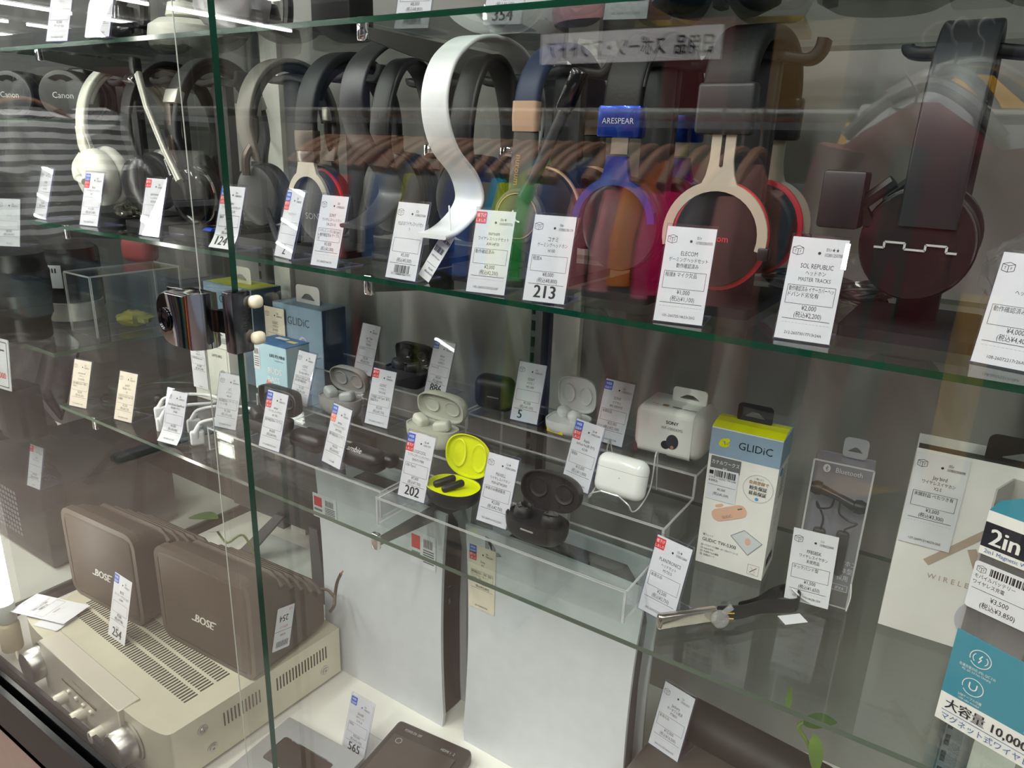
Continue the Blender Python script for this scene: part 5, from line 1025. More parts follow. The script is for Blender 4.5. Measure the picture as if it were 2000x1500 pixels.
def speaker(label, c, rz, wd, sticker=False):
    t = thing('loudspeaker', label, 'loudspeaker', c, rz)
    h = 0.172; dp = 0.148
    rings = []
    for y, z0, z1, k, r in ((0.008, 0.0, h, 1.0, 0.022), (0.030, 0.0, h - 0.004, 1.0, 0.022), (0.06, 0.0, h - 0.022, 0.99, 0.02), (0.10, 0.0, h - 0.052, 0.98, 0.02), (dp, 0.004, h - 0.086, 0.97, 0.018)):
        rings.append([(x, y, z) for x, z in rrect(wd * k, z1 - z0, r, 5, 0, (z0 + z1) / 2)])
    MB().loft(rings).build('shell', SPKB, t)
    fr = MB(); fr.ring(rrect(wd + 0.004, h + 0.004, 0.024, 6, 0, h / 2 + 0.001), rrect(wd - 0.014, h - 0.014, 0.018, 6, 0, h / 2), -0.010, 0.004, 0, RX(PI / 2) @ T(0, 0, 0)); fr.build('front_rim', SPKB, t)
    MB().rbox((0, 0.002, h / 2), (wd - 0.013, 0.014, h - 0.013), 0.006, 3).build('grille', SPK, t)
    g = MB()
    for i in range(5):
        y = 0.060 + i * 0.020; zt = h - 0.022 - (y - 0.06) * 0.74
        g.tube([(x * wd * 0.49, y, zt + 0.001 - 0.016 * max(0, abs(x) - 0.80) / 0.2) for x in (-1, -0.9, -0.8, 0, 0.8, 0.9, 1)], 0.0065, 8)
    g.build('back_ribs', SPKB, t)
    q = MB(); M = T(0, -0.0056, 0.062) @ FACE
    q.text('BOSE', 0, 0, 0.021, 0, M @ Matrix(((1, 0.25, 0, 0), (0, 1, 0, 0), (0, 0, 1, 0), (0, 0, 0, 1))), 0, 'c', 0.046, 0.9, 0.0008); q.line([(-0.030, 0.001), (-0.021, 0.001)], 0.0024, 0, M); q.line([(0.021, 0.0142), (0.030, 0.0142)], 0.0024, 0, M); q.build('lettering', mat('logo_silver', 'E4E2DC', 0.3, 0.2), t)
    if sticker:
        lb = MB(); Ml = T(wd / 2 + 4e-4, 0.056, 0.064) @ RY(0.0) @ SIDE @ RZ(PI - 0.25)
        lb.prism(rrect(0.036, 0.072, 0.002, 3), 0, 2e-4, 0, Ml); lb.rect(0, 0.004, 0.036, 0.0006, 1, Ml, 4e-4); lb.text('254', 0.002, -0.022, 0.015, 1, Ml, 4e-4, 'c', None, 0.85, 0.0002); lb.text('1/3', -0.010, -0.0325, 0.007, 2, Ml, 4e-4); lb.text('3点セット', 0, -0.004, 0.005, 2, Ml, 4e-4)
        for i in range(9): lb.rect(-0.012 + i * 0.0028, 0.026, 0.0013, 0.010, 1, Ml, 4e-4)
        lb.text('¥7,000', 0, 0.009, 0.005, 1, Ml, 4e-4); lb.build('price_label', [PAPER, INK, RED], t)
    return t
speaker('brown box loudspeaker behind the 254 card, farther along the amplifier', (-1.178, -0.080, ATOP), 0.06, 0.205)
speaker('brown box loudspeaker with a 254 sticker on its side', (-0.925, -0.056, ATOP), 0.06, 0.220, True)
# loose cards on the amplifier
t = thing('price_card', 'upright white card with big number 254 leaning on a loudspeaker', 'price card', tuple(atZ(227, 1250, ATOP)), -0.02)
mb = MB(); Mc = RX(R_(-14)) @ FACE; mb.box((0, 0.055, 0), (0.052, 0.110, 3e-4), 0, Mc); dd = D('BOSE', 'スピーカー・ペア セット(大)', '101MM', '', '7,000', '7,700', '', st='b', logo=0, no='02r', big='254', marks=1); card_print(mb, Mc @ T(0, 0, 2e-4), dd, 0.052, 0.110); mb.build('card', [PAPER, INK, GREY_INK], t); stickers(t, Mc @ T(0, 0, 2e-4), dd, 0.052, 0.110)
p = atZ(98, 1192, ATOP); t = thing('price_card', 'white price card lying flat on the amplifier corner', 'price card', (p.x, p.y, ATOP + 0.003), 0.30)
Mc = RZ(-PI / 2); mb = MB(); mb.box((0, 0.0, 0.001), (0.056, 0.120, 3e-4), 0, Mc @ RX(0.02)); dd = D('MARANTZ', 'プリメインアンプ', 'PM5005', '', '14,000', '15,400', '101-2608', st='b', logo=0); card_print(mb, Mc @ T(0, -0.06, 0.0014), dd, 0.056, 0.12); mb.build('card', [PAPER, INK, GREY_INK], t); stickers(t, Mc @ T(0, -0.06, 0.0014), dd, 0.056, 0.12)
p = atZ(112, 1212, ATOP); t = thing('number_slip', 'small white slip with a figure 9 under the flat price card', 'price card', (p.x, p.y - 0.004, ATOP + 0.0006), 0.30)
mb = MB(); mb.prism(rrect(0.050, 0.040, 0.003, 3), 0, 4e-4, 0); mb.text('9', 0.010, -0.016, 0.022, 1, RZ(PI / 2), 6e-4, 'c', None, 0.9, 0.0003); mb.build('slip', [PAPER, INK], t)
# stray wire on the nearer loudspeaker
MBw = MB().tube(spline([(0, 0, 0), (0.010, 0.0, 0.016), (0.0, 0.012, 0.026), (0.004, 0.014, 0.050), (0.016, 0.012, 0.072)], 6), 0.0028, 8).tube(spline([(0.0, 0.010, 0.022), (-0.016, 0.01, 0.030), (-0.034, 0.006, 0.026)], 5), 0.0024, 8)
t = thing('speaker_wire', 'brown two-core wire curling up behind the nearer loudspeaker', 'wire', (-0.80, 0.088, ATOP + 0.055)); MBw.build('wire', SPKB, t); MB().tube([(0.016, 0.012, 0.072), (0.021, 0.012, 0.079)], 0.0015, 6).build('bare_end', mat('copper_wire', 'C98A6A', 0.3, 0.6), t)
# white game consoles: two curved plates around a black body
PLATE = mat('console_white', 'D5D8DC', 0.4); PBODY = mat('console_black', '2B2521', 0.25)
def console(label, c, rz, wd=0.272, h=0.386):
    t = thing('game_console', label, 'game console', c, rz)
    out = []
    for i in range(17):
        u = i / 16; out.append((wd / 2 * (0.955 + 0.06 * (2 * u - 1) ** 2), h * u))
    L = [(-x * (1.0 if z > h * 0.03 else 0.97), z) for x, z in out]; Rr = [(x * (1.0 if z > h * 0.03 else 0.97), z) for x, z in out]
    poly = L[::-1][:0] + Rr + [(wd * 0.30, h * 1.006), (0, h * 1.01), (-wd * 0.30, h * 1.006)] + L[::-1]
    for y in (0.0, 0.066):
        MB().prism(poly, -0.003, 0.003, 0, T(0, y, 0) @ FACE, 0, True).build('side_plate', PLATE, t)
    b = MB(); rr = []
    for z, k in ((0.004, 0.90), (0.05, 0.88), (h * 0.5, 0.86), (h - 0.09, 0.88), (h - 0.05, 0.82), (h - 0.015, 0.62)): rr.append([(-wd / 2 * k, 0.005, z), (wd / 2 * k, 0.005, z), (wd / 2 * k, 0.061, z), (-wd / 2 * k, 0.061, z)])
    b.loft(rr, 0, None, False); b.build('body', PBODY, t)
    lb = MB(); lb.box((wd * 0.445 * 0 + wd / 2 * 0.862 + 0.0006, 0.033, h * 0.62), (0.0012, 0.008, 0.003)).box((wd / 2 * 0.862 + 0.0006, 0.033, h * 0.55), (0.0012, 0.005, 0.010)); lb.build('port', MGREY, t)
    return t
FY = 0.123
con1 = console('white-plated game console farther along, beside the nearer loudspeaker', (-0.725, FY + 0.006, DECK), 0.0)
con2 = console('white-plated game console standing in the middle of the deck', (-0.410, FY + 0.004, DECK), 0.0, 0.275, 0.386)
def plate_card(parent, x, z, wd, ht, small):
    mb = MB(); M = T(x, -0.0038, z) @ FACE
    mb.box((0, ht / 2, 0), (wd, ht, 3e-4), 0, M)
    if small:
        mb.rect(-wd * 0.28, ht * 0.68, wd * 0.34, ht * 0.4, 2, M, 4e-4); mb.rect(-wd * 0.28, ht * 0.34, wd * 0.34, ht * 0.10, 3, M, 4e-4)
        for i in range(6): mb.rect(wd * 0.05 + i * wd * 0.06, ht * 0.72, wd * 0.03, ht * 0.25, 1, M, 4e-4)
        for i in range(6): mb.rect(wd * 0.22, ht * (0.52 - i * 0.07), wd * 0.42, ht * 0.03, 1, M, 4e-4)
        mb.build('price_label', [PAPER, INK, RED, GREY_INK], parent)
    else:
        dd = D('Sony', 'PS5', '', '動作確認済み ・本体・電源・\nコントローラー\nHDMI・箱', '47,000', '52,800', '205-2608521026', st='br', logo=0); card_print(mb, M @ T(0, 0, 2e-4), dd, wd, ht)
        mb.build('price_label', [CREAM, INK, GREY_INK], parent); stickers(parent, M @ T(0, 0, 2e-4), dd, wd, ht)
plate_card(con1, -0.118, 0.295, 0.056, 0.044, True); plate_card(con1, 0.095, 0.285, 0.05, 0.058, True); plate_card(con2, -0.108, 0.255, 0.046, 0.105, False)
mk = MB(); Mm = T(-0.10, -0.0036, 0.358) @ FACE; mk.prism([(-0.004, -0.016), (0.002, -0.018), (0.002, 0.014), (0.010, 0.010), (0.014, 0.004), (0.008, 0.0), (0.008, 0.008), (0.004, 0.020), (-0.004, 0.022)], 0, 3e-4, 0, Mm); mk.prism([(-0.022, -0.010), (-0.006, -0.004), (-0.006, 0.0), (-0.022, -0.006)], 0, 3e-4, 0, Mm); mk.prism([(0.004, -0.010), (0.024, -0.002), (0.018, 0.002), (0.004, -0.004)], 0, 3e-4, 0, Mm); mk.build('console_mark', mat('mark_grey', '8C8F94', 0.3), con2)
# silver translator box and black projector at the bottom edge
a, b_ = atZ(563, 1405, DECK + 0.03), atZ(708, 1485, DECK + 0.03); yaw = math.atan2(b_.y - a.y, b_.x - a.x)
t = thing('silver_device', 'flat silver box with a dark window and two white buttons on the deck', 'device', (a.x, a.y, DECK), yaw)
MB().rbox((0.075, -0.06, 0.016), (0.155, 0.13, 0.032), 0.003, 2).build('body', mat('satin_silver', 'B7B7B8', 0.35, 0.4), t)
M = T(0.075, -0.052, 0.0322); w_ = MB().prism(rrect(0.098, 0.044, 0.004, 4), 0, 4e-4, 0, M).build('window', mat('window_brown', '3B2F29', 0.25), t)
MB().ring(rrect(0.101, 0.047, 0.005, 4), rrect(0.098, 0.044, 0.004, 4), 0, 6e-4, 0, M).build('window_rim', CHROME, t)
for y in (-0.002, -0.018): MB().prism(rrect(0.012, 0.006, 0.002, 3), 0, 1e-3, 0, M @ T(0.040, y, 0)).build('button', WHITEP, t)
a, b_ = atZ(815, 1440, DECK + 0.03), atZ(900, 1470, DECK + 0.03)
t = thing('black_device', 'black flat box with small white marks at the bottom of the photo', 'device', (-0.565, 0.02, DECK), 0.12)
MB().rbox((0, 0, 0.014), (0.135, 0.135, 0.028), 0.008, 3).build('body', mat('soft_black', '3A332F', 0.4), t); MB().rbox((0.0, -0.012, 0.029), (0.11, 0.095, 0.003), 0.0015, 2).build('raised_pad', mat('soft_black_pad', '4C423C', 0.35), t)
pr = MB(); pr.text('POWER ON  OFF', -0.03, 0.048, 0.007, 0, None, 0.0283, 'c', 0.03); pr.text('HDMI 1  2', 0.036, 0.042, 0.007, 0, None, 0.0283, 'c', 0.026); pr.line(arc(-0.04, 0.025, 0.005, 0.005, 0, 360, 14), 0.0008, 0, None, 0.031); pr.build('printing', LGREY, t)
# portable power station
JZ = 0.150
t = thing('power_station', 'dark brown portable power station with rounded top and handle hump', 'power station', (-0.140, 0.150, DECK), -0.10)
JB = mat('station_brown', '463E38', 0.55); JD = mat('station_dark', '2A2623', 0.6)
MB().rbox((0, 0, JZ / 2), (0.240, 0.165, JZ), 0.028, 5).build('body', JB, t); MB().rbox((0, 0, JZ * 0.80), (0.243, 0.168, 0.012), 0.005, 2, 0, None, 2).build('seam_band', mat('station_grey', '6A5D54', 0.4), t)
MB().rbox((0.005, 0.046, JZ + 0.008), (0.226, 0.060, 0.056), 0.024, 5).build('handle', JD, t)
q = atZ(1295, 1470, DECK + JZ); price_tag('price tag priced ¥15,000 standing on the brown power station', (q.x, q.y, DECK + JZ + 0.0005), -0.20, D('Jackery', 'ポータブル電源', 'PTB021', '本体のみ', '15,000', '16,500', '204-26122018446r25I', no='12r'))
# trailing leaves
def leaf(mb, c, L, wd, rz, tilt, mi=0):
    M = T(*c) @ RZ(rz) @ RX(tilt); n = 9; vs = []; 
    for i in range(n):
        u = i / (n - 1); ww = wd / 2 * (math.sin(PI * min(1, u * 0.92 + 0.06)) ** 0.75) * (1.1 - 0.35 * u)
        for s_ in (-1, 0, 1): vs.append((s_ * ww, L * u, -0.10 * L * u * u + 0.10 * ww * abs(s_)))
    fs = [(i * 3 + j, i * 3 + j + 1, i * 3 + j + 4, i * 3 + j + 3) for i in range(n - 1) for j in range(2)]
    mb.add(vs, fs, mi, True, M)
LEAF = mat('leaf_green', '6E8A3C', 0.4, 0, 0.5, 0.5, 30); LEAFD = mat('leaf_dark_green', '4E6A34', 0.4, 0, 0.5, 0.4, 40); STEMM = mat('stem_green', '6F8238', 0.5)
def sprig(label, c, spec, stems):
    t = thing('pothos_sprig', label, 'plant', c)
    for L, wd, o, rz, tl, d in spec:
        mb = MB(); leaf(mb, o, L, wd, rz, tl); mb.build('leaf', LEAFD if d else LEAF, t)
    for s_ in stems: MB().tube(spline(s_, 5), 0.0022, 6).build('stem', STEMM, t)
    return t
p = atY(1600, 1432, 0.14); sprig('green trailing leaves beside the brown power station', tuple(p), [(0.036, 0.030, (-0.018, 0.0, 0.006), -1.45, 0.5, 1), (0.044, 0.018, (-0.004, 0.0, -0.004), -2.6, -1.0, 0), (0.030, 0.008, (-0.040, 0.02, -0.004), 0.2, 1.4, 0)], [[(-0.018, 0.0, 0.006), (-0.022, 0.0, -0.004), (-0.010, 0.0, -0.020), (0.004, 0.0, -0.050), (0.006, 0.0, -0.10)]])
p = atY(412, 1032, 0.10); sprig('variegated leaf peeking up behind the loudspeakers', tuple(p), [(0.085, 0.040, (-0.060, 0.0, 0.006), -1.55, 0.35, 1), (0.030, 0.026, (0.012, 0.0, -0.004), -2.2, 0.6, 0)], [[(0.02, 0, 0.0), (0.04, 0, -0.014), (0.055, 0.0, -0.010), (0.07, 0.02, 0.0), (0.085, 0.03, -0.05), (0.088, 0.04, -0.14)]])
# ------------------------------------------------------------------ neighbouring case beyond the glass end wall
NZ = -0.405
sh = MB().box((-1.86, 0.20, NZ - 0.004), (0.80, 0.36, 0.008), GB).build('glass_shelf', [SHELFG, EDGE2]); tag(sh, 'short glass shelf of the next case carrying two upright lenses', 'shelf')
NZ2 = 0.020
sh = MB().box((-1.86, 0.22, NZ2 - 0.004), (0.80, 0.36, 0.008), GB).build('glass_shelf', [SHELFG, EDGE2]); tag(sh, 'short glass shelf of the next case under the two lenses lying down', 'shelf')
LB = mat('lens_black', '1B1B1D', 0.35); LR = mat('lens_rubber', '222224', 0.7, 0, 0.3, 0.5, 500, 0.4)
def lens(label, c, rot, r, L, cap=True, silver=None, sticker=False, txt=True):
    t = thing('camera_lens', label, 'camera lens', c, 0, None, rot)
    MB().lathe([(r * 0.80, 0), (r * 0.86, 0.004), (r * 0.86, L * 0.22), (r * 0.95, L * 0.28), (r * 0.95, L * 0.42), (r, L * 0.48), (r, L * 0.86), (r * 0.96, L * 0.88), (r * 0.96, L), (0, L)], 36).build('barrel', LB, t)
    g = MB()
    g.lathe([(r * 0.965, L * 0.29), (r * 0.975, L * 0.30), (r * 0.975, L * 0.40), (r * 0.965, L * 0.41)], 36).lathe([(r * 1.005, L * 0.55), (r * 1.03, L * 0.56), (r * 1.03, L * 0.80), (r * 1.005, L * 0.81)], 36); g.build('grip_ring', LR, t)
    if silver: MB().lathe([(r * 0.87, L * silver[0]), (r * 1.04, L * silver[0] + 0.002), (r * 1.04, L * silver[1] - 0.002), (r * 0.87, L * silver[1])], 36).build('silver_ring', SILVER, t)
    if cap:
        cp = MB().lathe([(r * 0.97, L), (r * 0.97, L + 0.006), (r * 0.90, L + 0.008), (0, L + 0.0075)], 36).build('lens_cap', mat('cap_grey', '5A5A5C', 0.4), t)
        k = MB(); [k.prism(arc(0, 0, r * 0.8, r * 0.8, a - 38, a + 38, 8) + arc(0, 0, r * 0.42, r * 0.62, a + 30, a - 30, 6), 0.0081 + L, 0.009 + L) for a in (90, 270)]; k.build('cap_pinch', LB, cp)
        if txt: MB().text('Canon', 0, -r * 0.12, r * 0.34, 0, T(0, 0, L + 0.0082), 0, 'c', None, 0.95).build('lettering', WHITE_INK, cp)
    if sticker:
        Ms = T(0, 0, 0) ; lb = MB()
        for i in range(8):
            a0 = R_(-75 + i * 6); a1 = R_(-75 + (i + 1) * 6); rr = r * 1.045
            lb.quad([(rr * math.cos(a0), rr * math.sin(a0), L * 0.50), (rr * math.cos(a1), rr * math.sin(a1), L * 0.50), (rr * math.cos(a1), rr * math.sin(a1), L * 0.80), (rr * math.cos(a0), rr * math.sin(a0), L * 0.80)])
        for i in range(6):
            a0 = R_(-70 + i * 6); a1 = a0 + R_(3); rr = r * 1.052
            lb.quad([(rr * math.cos(a0), rr * math.sin(a0), L * 0.70), (rr * math.cos(a1), rr * math.sin(a1), L * 0.70), (rr * math.cos(a1), rr * math.sin(a1), L * 0.76), (rr * math.cos(a0), rr * math.sin(a0), L * 0.76)], 1)
        lb.build('price_label', [PAPER, INK], t)
    return t
lying = (PI / 2, 0, R_(35))
p = atX(38, 172, -1.66); lens('camera lens lying on its side with a grey cap at the photo edge', (p.x - 0.085, p.y + 0.1, NZ2 + 0.046), (PI / 2, 0, R_(30)), 0.045, 0.12)
p = atX(118, 180, -1.62); lens('camera lens lying beside the ivory headphones, its cap with two grips', (p.x - 0.05, p.y + 0.1, NZ2 + 0.048), (PI / 2, 0, R_(38)), 0.047, 0.14)
p = atX(48, 668, -1.62); lens('large black lens standing on the short shelf at the photo edge', (p.x, p.y, NZ), (0, 0, 0), 0.062, 0.175, False)
p = atX(138, 655, -1.70); lens('black lens with silver lower ring standing on the short shelf', (p.x, p.y + 0.02, NZ), (0, 0, R_(-15)), 0.056, 0.165, False, (0.04, 0.30), True)
p = atX(110, 600, -1.75)
t = thing('compact_camera', 'small black and silver camera behind the two upright lenses', 'camera', (-1.86, 0.30, NZ), -0.3)
MB().rbox((0, 0, 0.075), (0.13, 0.05, 0.15), 0.01, 3).build('body', LB, t); MB().rbox((0.02, -0.027, 0.13), (0.03, 0.004, 0.03), 0.002, 2).build('viewfinder', SILVER, t); MB().lathe([(0.034, 0), (0.036, 0.002), (0.036, 0.03), (0.03, 0.034), (0, 0.03)], 28, 0, T(-0.01, -0.025, 0.07) @ RX(PI / 2)).build('lens', GLOSSB, t)
t = thing('reflex_camera', 'black camera with a prism hump on the far short shelf behind a lying lens', 'camera', (-1.86, 0.36, NZ2), 0.2)
MB().rbox((0, 0, 0.05), (0.14, 0.06, 0.1), 0.012, 3).build('body', LB, t); MB().rbox((0, 0, 0.105), (0.06, 0.05, 0.035), 0.012, 3).build('prism_hump', LB, t); MB().text('Canon', 0, 0, 0.013, 0, T(0, -0.026, 0.1) @ FACE).build('lettering', WHITE_INK, t)
t = thing('red_pouch', 'dull red soft pouch behind the middle shelf end', 'pouch', (-1.66, 0.33, -0.285), 0.2)
MB().rbox((0, 0, 0.03), (0.085, 0.05, 0.06), 0.02, 4).build('pouch', mat('red_cloth', '8E2F33', 0.7), t)
t = thing('yellow_cloth', 'crumpled yellow-green cloth beside the silver-ringed lens', 'cloth', (-1.56, 0.24, NZ), 0.2)
bm = bmesh.new(); bmesh.ops.create_uvsphere(bm, u_segments=20, v_segments=12, radius=1)
for v in bm.verts: n_ = noise.noise(v.co * 2.3) * 0.4; v.co = Vector((v.co.x * 0.04 * (1 + n_), v.co.y * 0.03 * (1 + n_), 0.016 + v.co.z * 0.016 * (1 + n_)))
bm.verts.index_update(); MB().add([v.co for v in bm.verts], [[v.index for v in f.verts] for f in bm.faces], 0, True).build('cloth', mat('olive_cloth', '9A9440', 0.8), t); bm.free()
def plain_tag(label, p, yaw, d, tilt=14, paper=None): return price_tag(label, p, yaw, d, tilt, paper)
p = atX(66, 952, -1.60)
# black tower computer, its card, price board, laptop
t = thing('tower_computer', 'black computer tower with a perforated front beyond the loudspeakers', 'computer', (-1.72, 0.13, DECK), 0.0)
MB().rbox((0, 0, 0.098), (0.36, 0.29, 0.180), 0.004, 2).build('case', mat('tower_black', '2C2A2C', 0.45), t)
g = MB()
for i in range(14):
    for j in range(9): g.prism([(-0.0045, -0.004), (0.0045, -0.004), (0.0045, 0.004), (-0.0045, 0.004)], 0, 0.0006, 0, T(-0.12 + i * 0.0135, -0.1455, 0.05 + j * 0.0125) @ FACE)
g.build('front_mesh', mat('mesh_grey', '8E8E98', 0.35, 0.5), t)
MB().lathe([(0.004, 0), (0.003, 0.001), (0, 0.001)], 12, 0, T(-0.155, -0.1455, 0.165) @ RX(PI / 2)).build('power_light', glow('blue_led', (0.25, 0.45, 1.0), 3.0), t)
MB().text('FINAL STEAM', 0, 0, 0.013, 0, T(0.03, -0.085, 0.1886)).text('MSI', 0.12, -0.11, 0.03, 0, T(0, 0, 0.1886)).build('lettering', MGREY, t)
for x in (-0.14, 0.14): MB().box((x, 0, 0.004), (0.02, 0.24, 0.008)).build('foot', BLACK, t)
p = atZ(67, 953, -0.712); price_tag('white price tag with red sticker standing on the black computer tower', (p.x, p.y, DECK + 0.1885), 0.1, D('msi', 'ゲーミングPC', '', '', '99,000', '108,900', '118-26', st='r', logo=0), 14)
p = atX(14, 755, -1.56); t = thing('price_board', 'white board with red figures ¥33,000 at the photo edge', 'price board', (p.x, p.y - 0.012, p.z), 0.1)
mb = MB(); Mb = RX(-0.1) @ FACE; mb.box((0, 0.05, 0), (0.075, 0.10, 0.002), 0, Mb); mb.frame(0, 0.05, 0.066, 0.088, 0.0015, 1, Mb, 0.0014); mb.text('¥33,000', 0, 0.022, 0.017, 2, Mb, 0.0014, 'c', 0.060, 0.9, 0.0003); mb.rect(0, 0.078, 0.05, 0.003, 1, Mb, 0.0014); mb.build('board', [PAPER, INK, RED], t)
MB().rbox((0, 0.03, -0.055), (0.075, 0.05, 0.11), 0.003, 2).build('board_stand', mat('stand_black', '1F1E22', 0.4), t)
p = atX(18, 482, -1.55); price_tag('tall narrow price tag by the striped cloth at the photo edge', (p.x, p.y, p.z), 0.5, D('', 'レンズ', '', '', '8,000', '8,800', '201-26'), 14)
t = thing('laptop', 'silver-grey open laptop seen over the black tower', 'laptop', (-2.09, 0.10, -0.70), -0.25)
MB().rbox((0, 0, 0.006), (0.32, 0.22, 0.012), 0.004, 2).build('base', mat('laptop_grey', '8A8288', 0.3, 0.5), t); MB().rbox((0, 0.15, 0.115), (0.32, 0.008, 0.21), 0.004, 2, 0, T(0, 0.11, 0.01) @ RX(-0.35) @ T(0, -0.11, -0.01)).build('screen', mat('laptop_screen', '26232E', 0.15), t)
k = MB()
for i in range(12):
    for j in range(5): k.rbox((-0.132 + i * 0.024, -0.06 + j * 0.024, 0.013), (0.02, 0.02, 0.003), 0.001, 1)
k.build('keyboard', mat('key_dark', '3A363C', 0.5), t)
MB().rbox((0, 0, -0.008), (0.36, 0.27, 0.014), 0.003, 2).build('support_board', mat('board_dark', '3C383C', 0.4), t)
MB().rbox((0.0, 0.05, -0.113), (0.30, 0.15, 0.18), 0.004, 2).build('support_box', mat('board_dark', '3C383C', 0.4), t)
# monitor on a splayed foot inside the main case, behind the loudspeakers
t = thing('monitor', 'dark monitor on a splayed grey foot behind the loudspeakers', 'monitor', (-1.13, 0.285, DECK), 0.05)
MB().box((0, 0.0, 0.003), (0.34, 0.16, 0.006)).build('base_plate', mat('pale_board', 'C9CBC6', 0.4), t)
MB().rbox((0, 0.03, 0.23), (0.42, 0.022, 0.26), 0.006, 2).build('screen', mat('screen_charcoal', '3B3B3D', 0.35), t)
for s_ in (-1, 1):
    MB().loft([[(s_ * 0.05 - 0.012, 0.012, 0.12), (s_ * 0.05 + 0.012, 0.012, 0.12), (s_ * 0.05 + 0.012, 0.022, 0.12), (s_ * 0.05 - 0.012, 0.022, 0.12)], [(s_ * 0.13 - 0.018, -0.055, 0.006), (s_ * 0.13 + 0.018, -0.055, 0.006), (s_ * 0.13 + 0.018, -0.04, 0.006), (s_ * 0.13 - 0.018, -0.04, 0.006)]]).build('foot', mat('foot_grey', '555557', 0.35, 0.4), t)
t = thing('acrylic_cover', 'clear acrylic box cover standing behind the chrome lock', 'box cover', (-1.56, 0.23, NZ), 0)
b = MB(); wx, wy, hz = 0.10, 0.20, 0.125
for c, d, m in (((0, -wy / 2, hz / 2), (wx, 0.003, hz), [1, 1, 0, 1, 0, 1]), ((0, wy / 2, hz / 2), (wx, 0.003, hz), [1, 1, 0, 1, 0, 1]), ((-wx / 2, 0, hz / 2), (0.003, wy - 0.006, hz), [1, 1, 1, 0, 1, 0]), ((wx / 2, 0, hz / 2), (0.003, wy - 0.006, hz), [1, 1, 1, 0, 1, 0]), ((0, 0, hz + 0.0018), (wx, wy, 0.003), [0, 0, 1, 1, 1, 1])): b.box(c, d, m)
b.build('cover', [ACRYL, RISE], t)
# ------------------------------------------------------------------ top shelf, seen from below
def pod(label, px, py, y, dims, parts, name='headset_cup', cat='headset'):
    p = atY(px, py, y); t = thing(name, label, cat, (p.x, y, ZA + 0.0005))
    return t
t = thing('sealed_pouch', 'crumpled grey and red plastic pouch over the top shelf edge near the door edge', 'pouch', (-0.935, 0.06, ZA + 0.0005), 0.1)
def crumple(c, d, seed, m, name, par, e=1.0):
    bm = bmesh.new(); bmesh.ops.create_uvsphere(bm, u_segments=36, v_segments=20, radius=1)
    for v in bm.verts:
        q = v.co * 1.6 + Vector((seed, 0, seed)); n_ = noise.noise(q) * 0.22 + abs(noise.noise(q * 2.7)) * 0.22
        sg = lambda x, p_: math.copysign(abs(x) ** p_, x)
        v.co = Vector((c[0] + d[0] / 2 * sg(v.co.x, 0.7) * (1 + n_ * e), c[1] + d[1] / 2 * sg(v.co.y, 0.7) * (1 + n_ * e), c[2] + d[2] / 2 * sg(v.co.z, 0.7) * (1 + n_ * 0.3 * e)))
    bm.verts.index_update(); o = MB().add([v.co for v in bm.verts], [[v.index for v in f.verts] for f in bm.faces], 0, True).build(name, m, par); bm.free(); return o
crumple((0, 0.03, 0.078), (0.11, 0.05, 0.14), 2.2, mat('pouch_grey', 'A7A5AA', 0.25, 0.2), 'pouch', t)
crumple((-0.01, -0.004, 0.075), (0.06, 0.02, 0.05), 4.2, mat('pouch_red', 'A8343C', 0.35), 'red_panel', t); crumple((0.0, -0.006, 0.118), (0.075, 0.02, 0.03), 6.2, mat('pouch_white', 'D8D4D4', 0.3), 'white_panel', t)
def cups(label, x, y, r, shell, inner, core, yaw=0.0):
    t = thing('headset', label, 'headset', (x, y, ZA + 0.0005), yaw)
    MB().lathe([(r * 0.7, 0.0), (r * 0.95, 0.008), (r, 0.022), (r * 0.95, 0.040), (r * 0.7, 0.05), (0, 0.052)], 36).build('outer_shell', shell, t)
    MB().lathe([(r * 0.45, -0.0002), (r * 0.69, -0.0002), (r * 0.74, 0.003), (r * 0.70, 0.006)], 36, 0, T(0, 0, 0)).build('lower_ring', inner, t)
    MB().lathe([(0, 0.051), (r * 0.5, 0.056), (r * 0.42, 0.075), (0, 0.08)], 30).build('upper_cup', core, t)
    MB().tube([(r * 0.8 * math.cos(R_(a)), 0.01 + r * 0.3 * math.sin(R_(a)), 0.045 + r * 1.2 * math.sin(R_(a))) for a in range(0, 181, 12)], 0.008, 8).build('headband', shell, t)
    return t
cups('pink and red rounded headset lying on the top shelf behind tag 354', -0.415, 0.205, 0.068, mat('pink_shell', 'E2A6AE', 0.35), mat('plum_ring', '7A2038', 0.4), mat('red_core', 'C8302E', 0.4))
cups('white rounded headset lying beside the pink one on the top shelf', -0.553, 0.262, 0.06, WHITEP, LGREY, WHITEP)
cups('dark blue rounded headset on the top shelf over the blue-capped headphones', -0.262, 0.115, 0.062, mat('navy_shell', '1D3A55', 0.35), mat('navy_ring', '16283C', 0.4), mat('navy_core', '24486A', 0.35))
cups('dark grey rounded headset on the top shelf above the beige-forked headphones', -0.12, 0.15, 0.06, DGREY, SATIN, DGREY)
cups('grey-blue rounded headset on the top shelf above the tall blank back panel', 0.015, 0.15, 0.06, mat('greyblue_shell', '5C6C76', 0.4), SATIN, DGREY)
t = thing('yellow_folder', 'flat yellow paper folder lying on the top shelf', 'folder', (-0.29, 0.235, ZA + 0.0005), 0.15)
MB().box((0, 0, 0.003), (0.17, 0.12, 0.006)).build('folder', mat('folder_yellow', 'D9B13A', 0.6), t)
cups('black rounded headset at the far end of the top shelf behind the pouch', -1.045, 0.225, 0.06, SATIN, PAD, BLACK)
cups('ivory headset lying on the far part of the top shelf', -1.165, 0.17, 0.06, OFFW, LGREY, OFFW)
cups('white-piped dark headset behind the second tag of the top shelf', -1.31, 0.15, 0.055, GLOSSB, WHITEP, GLOSSB)
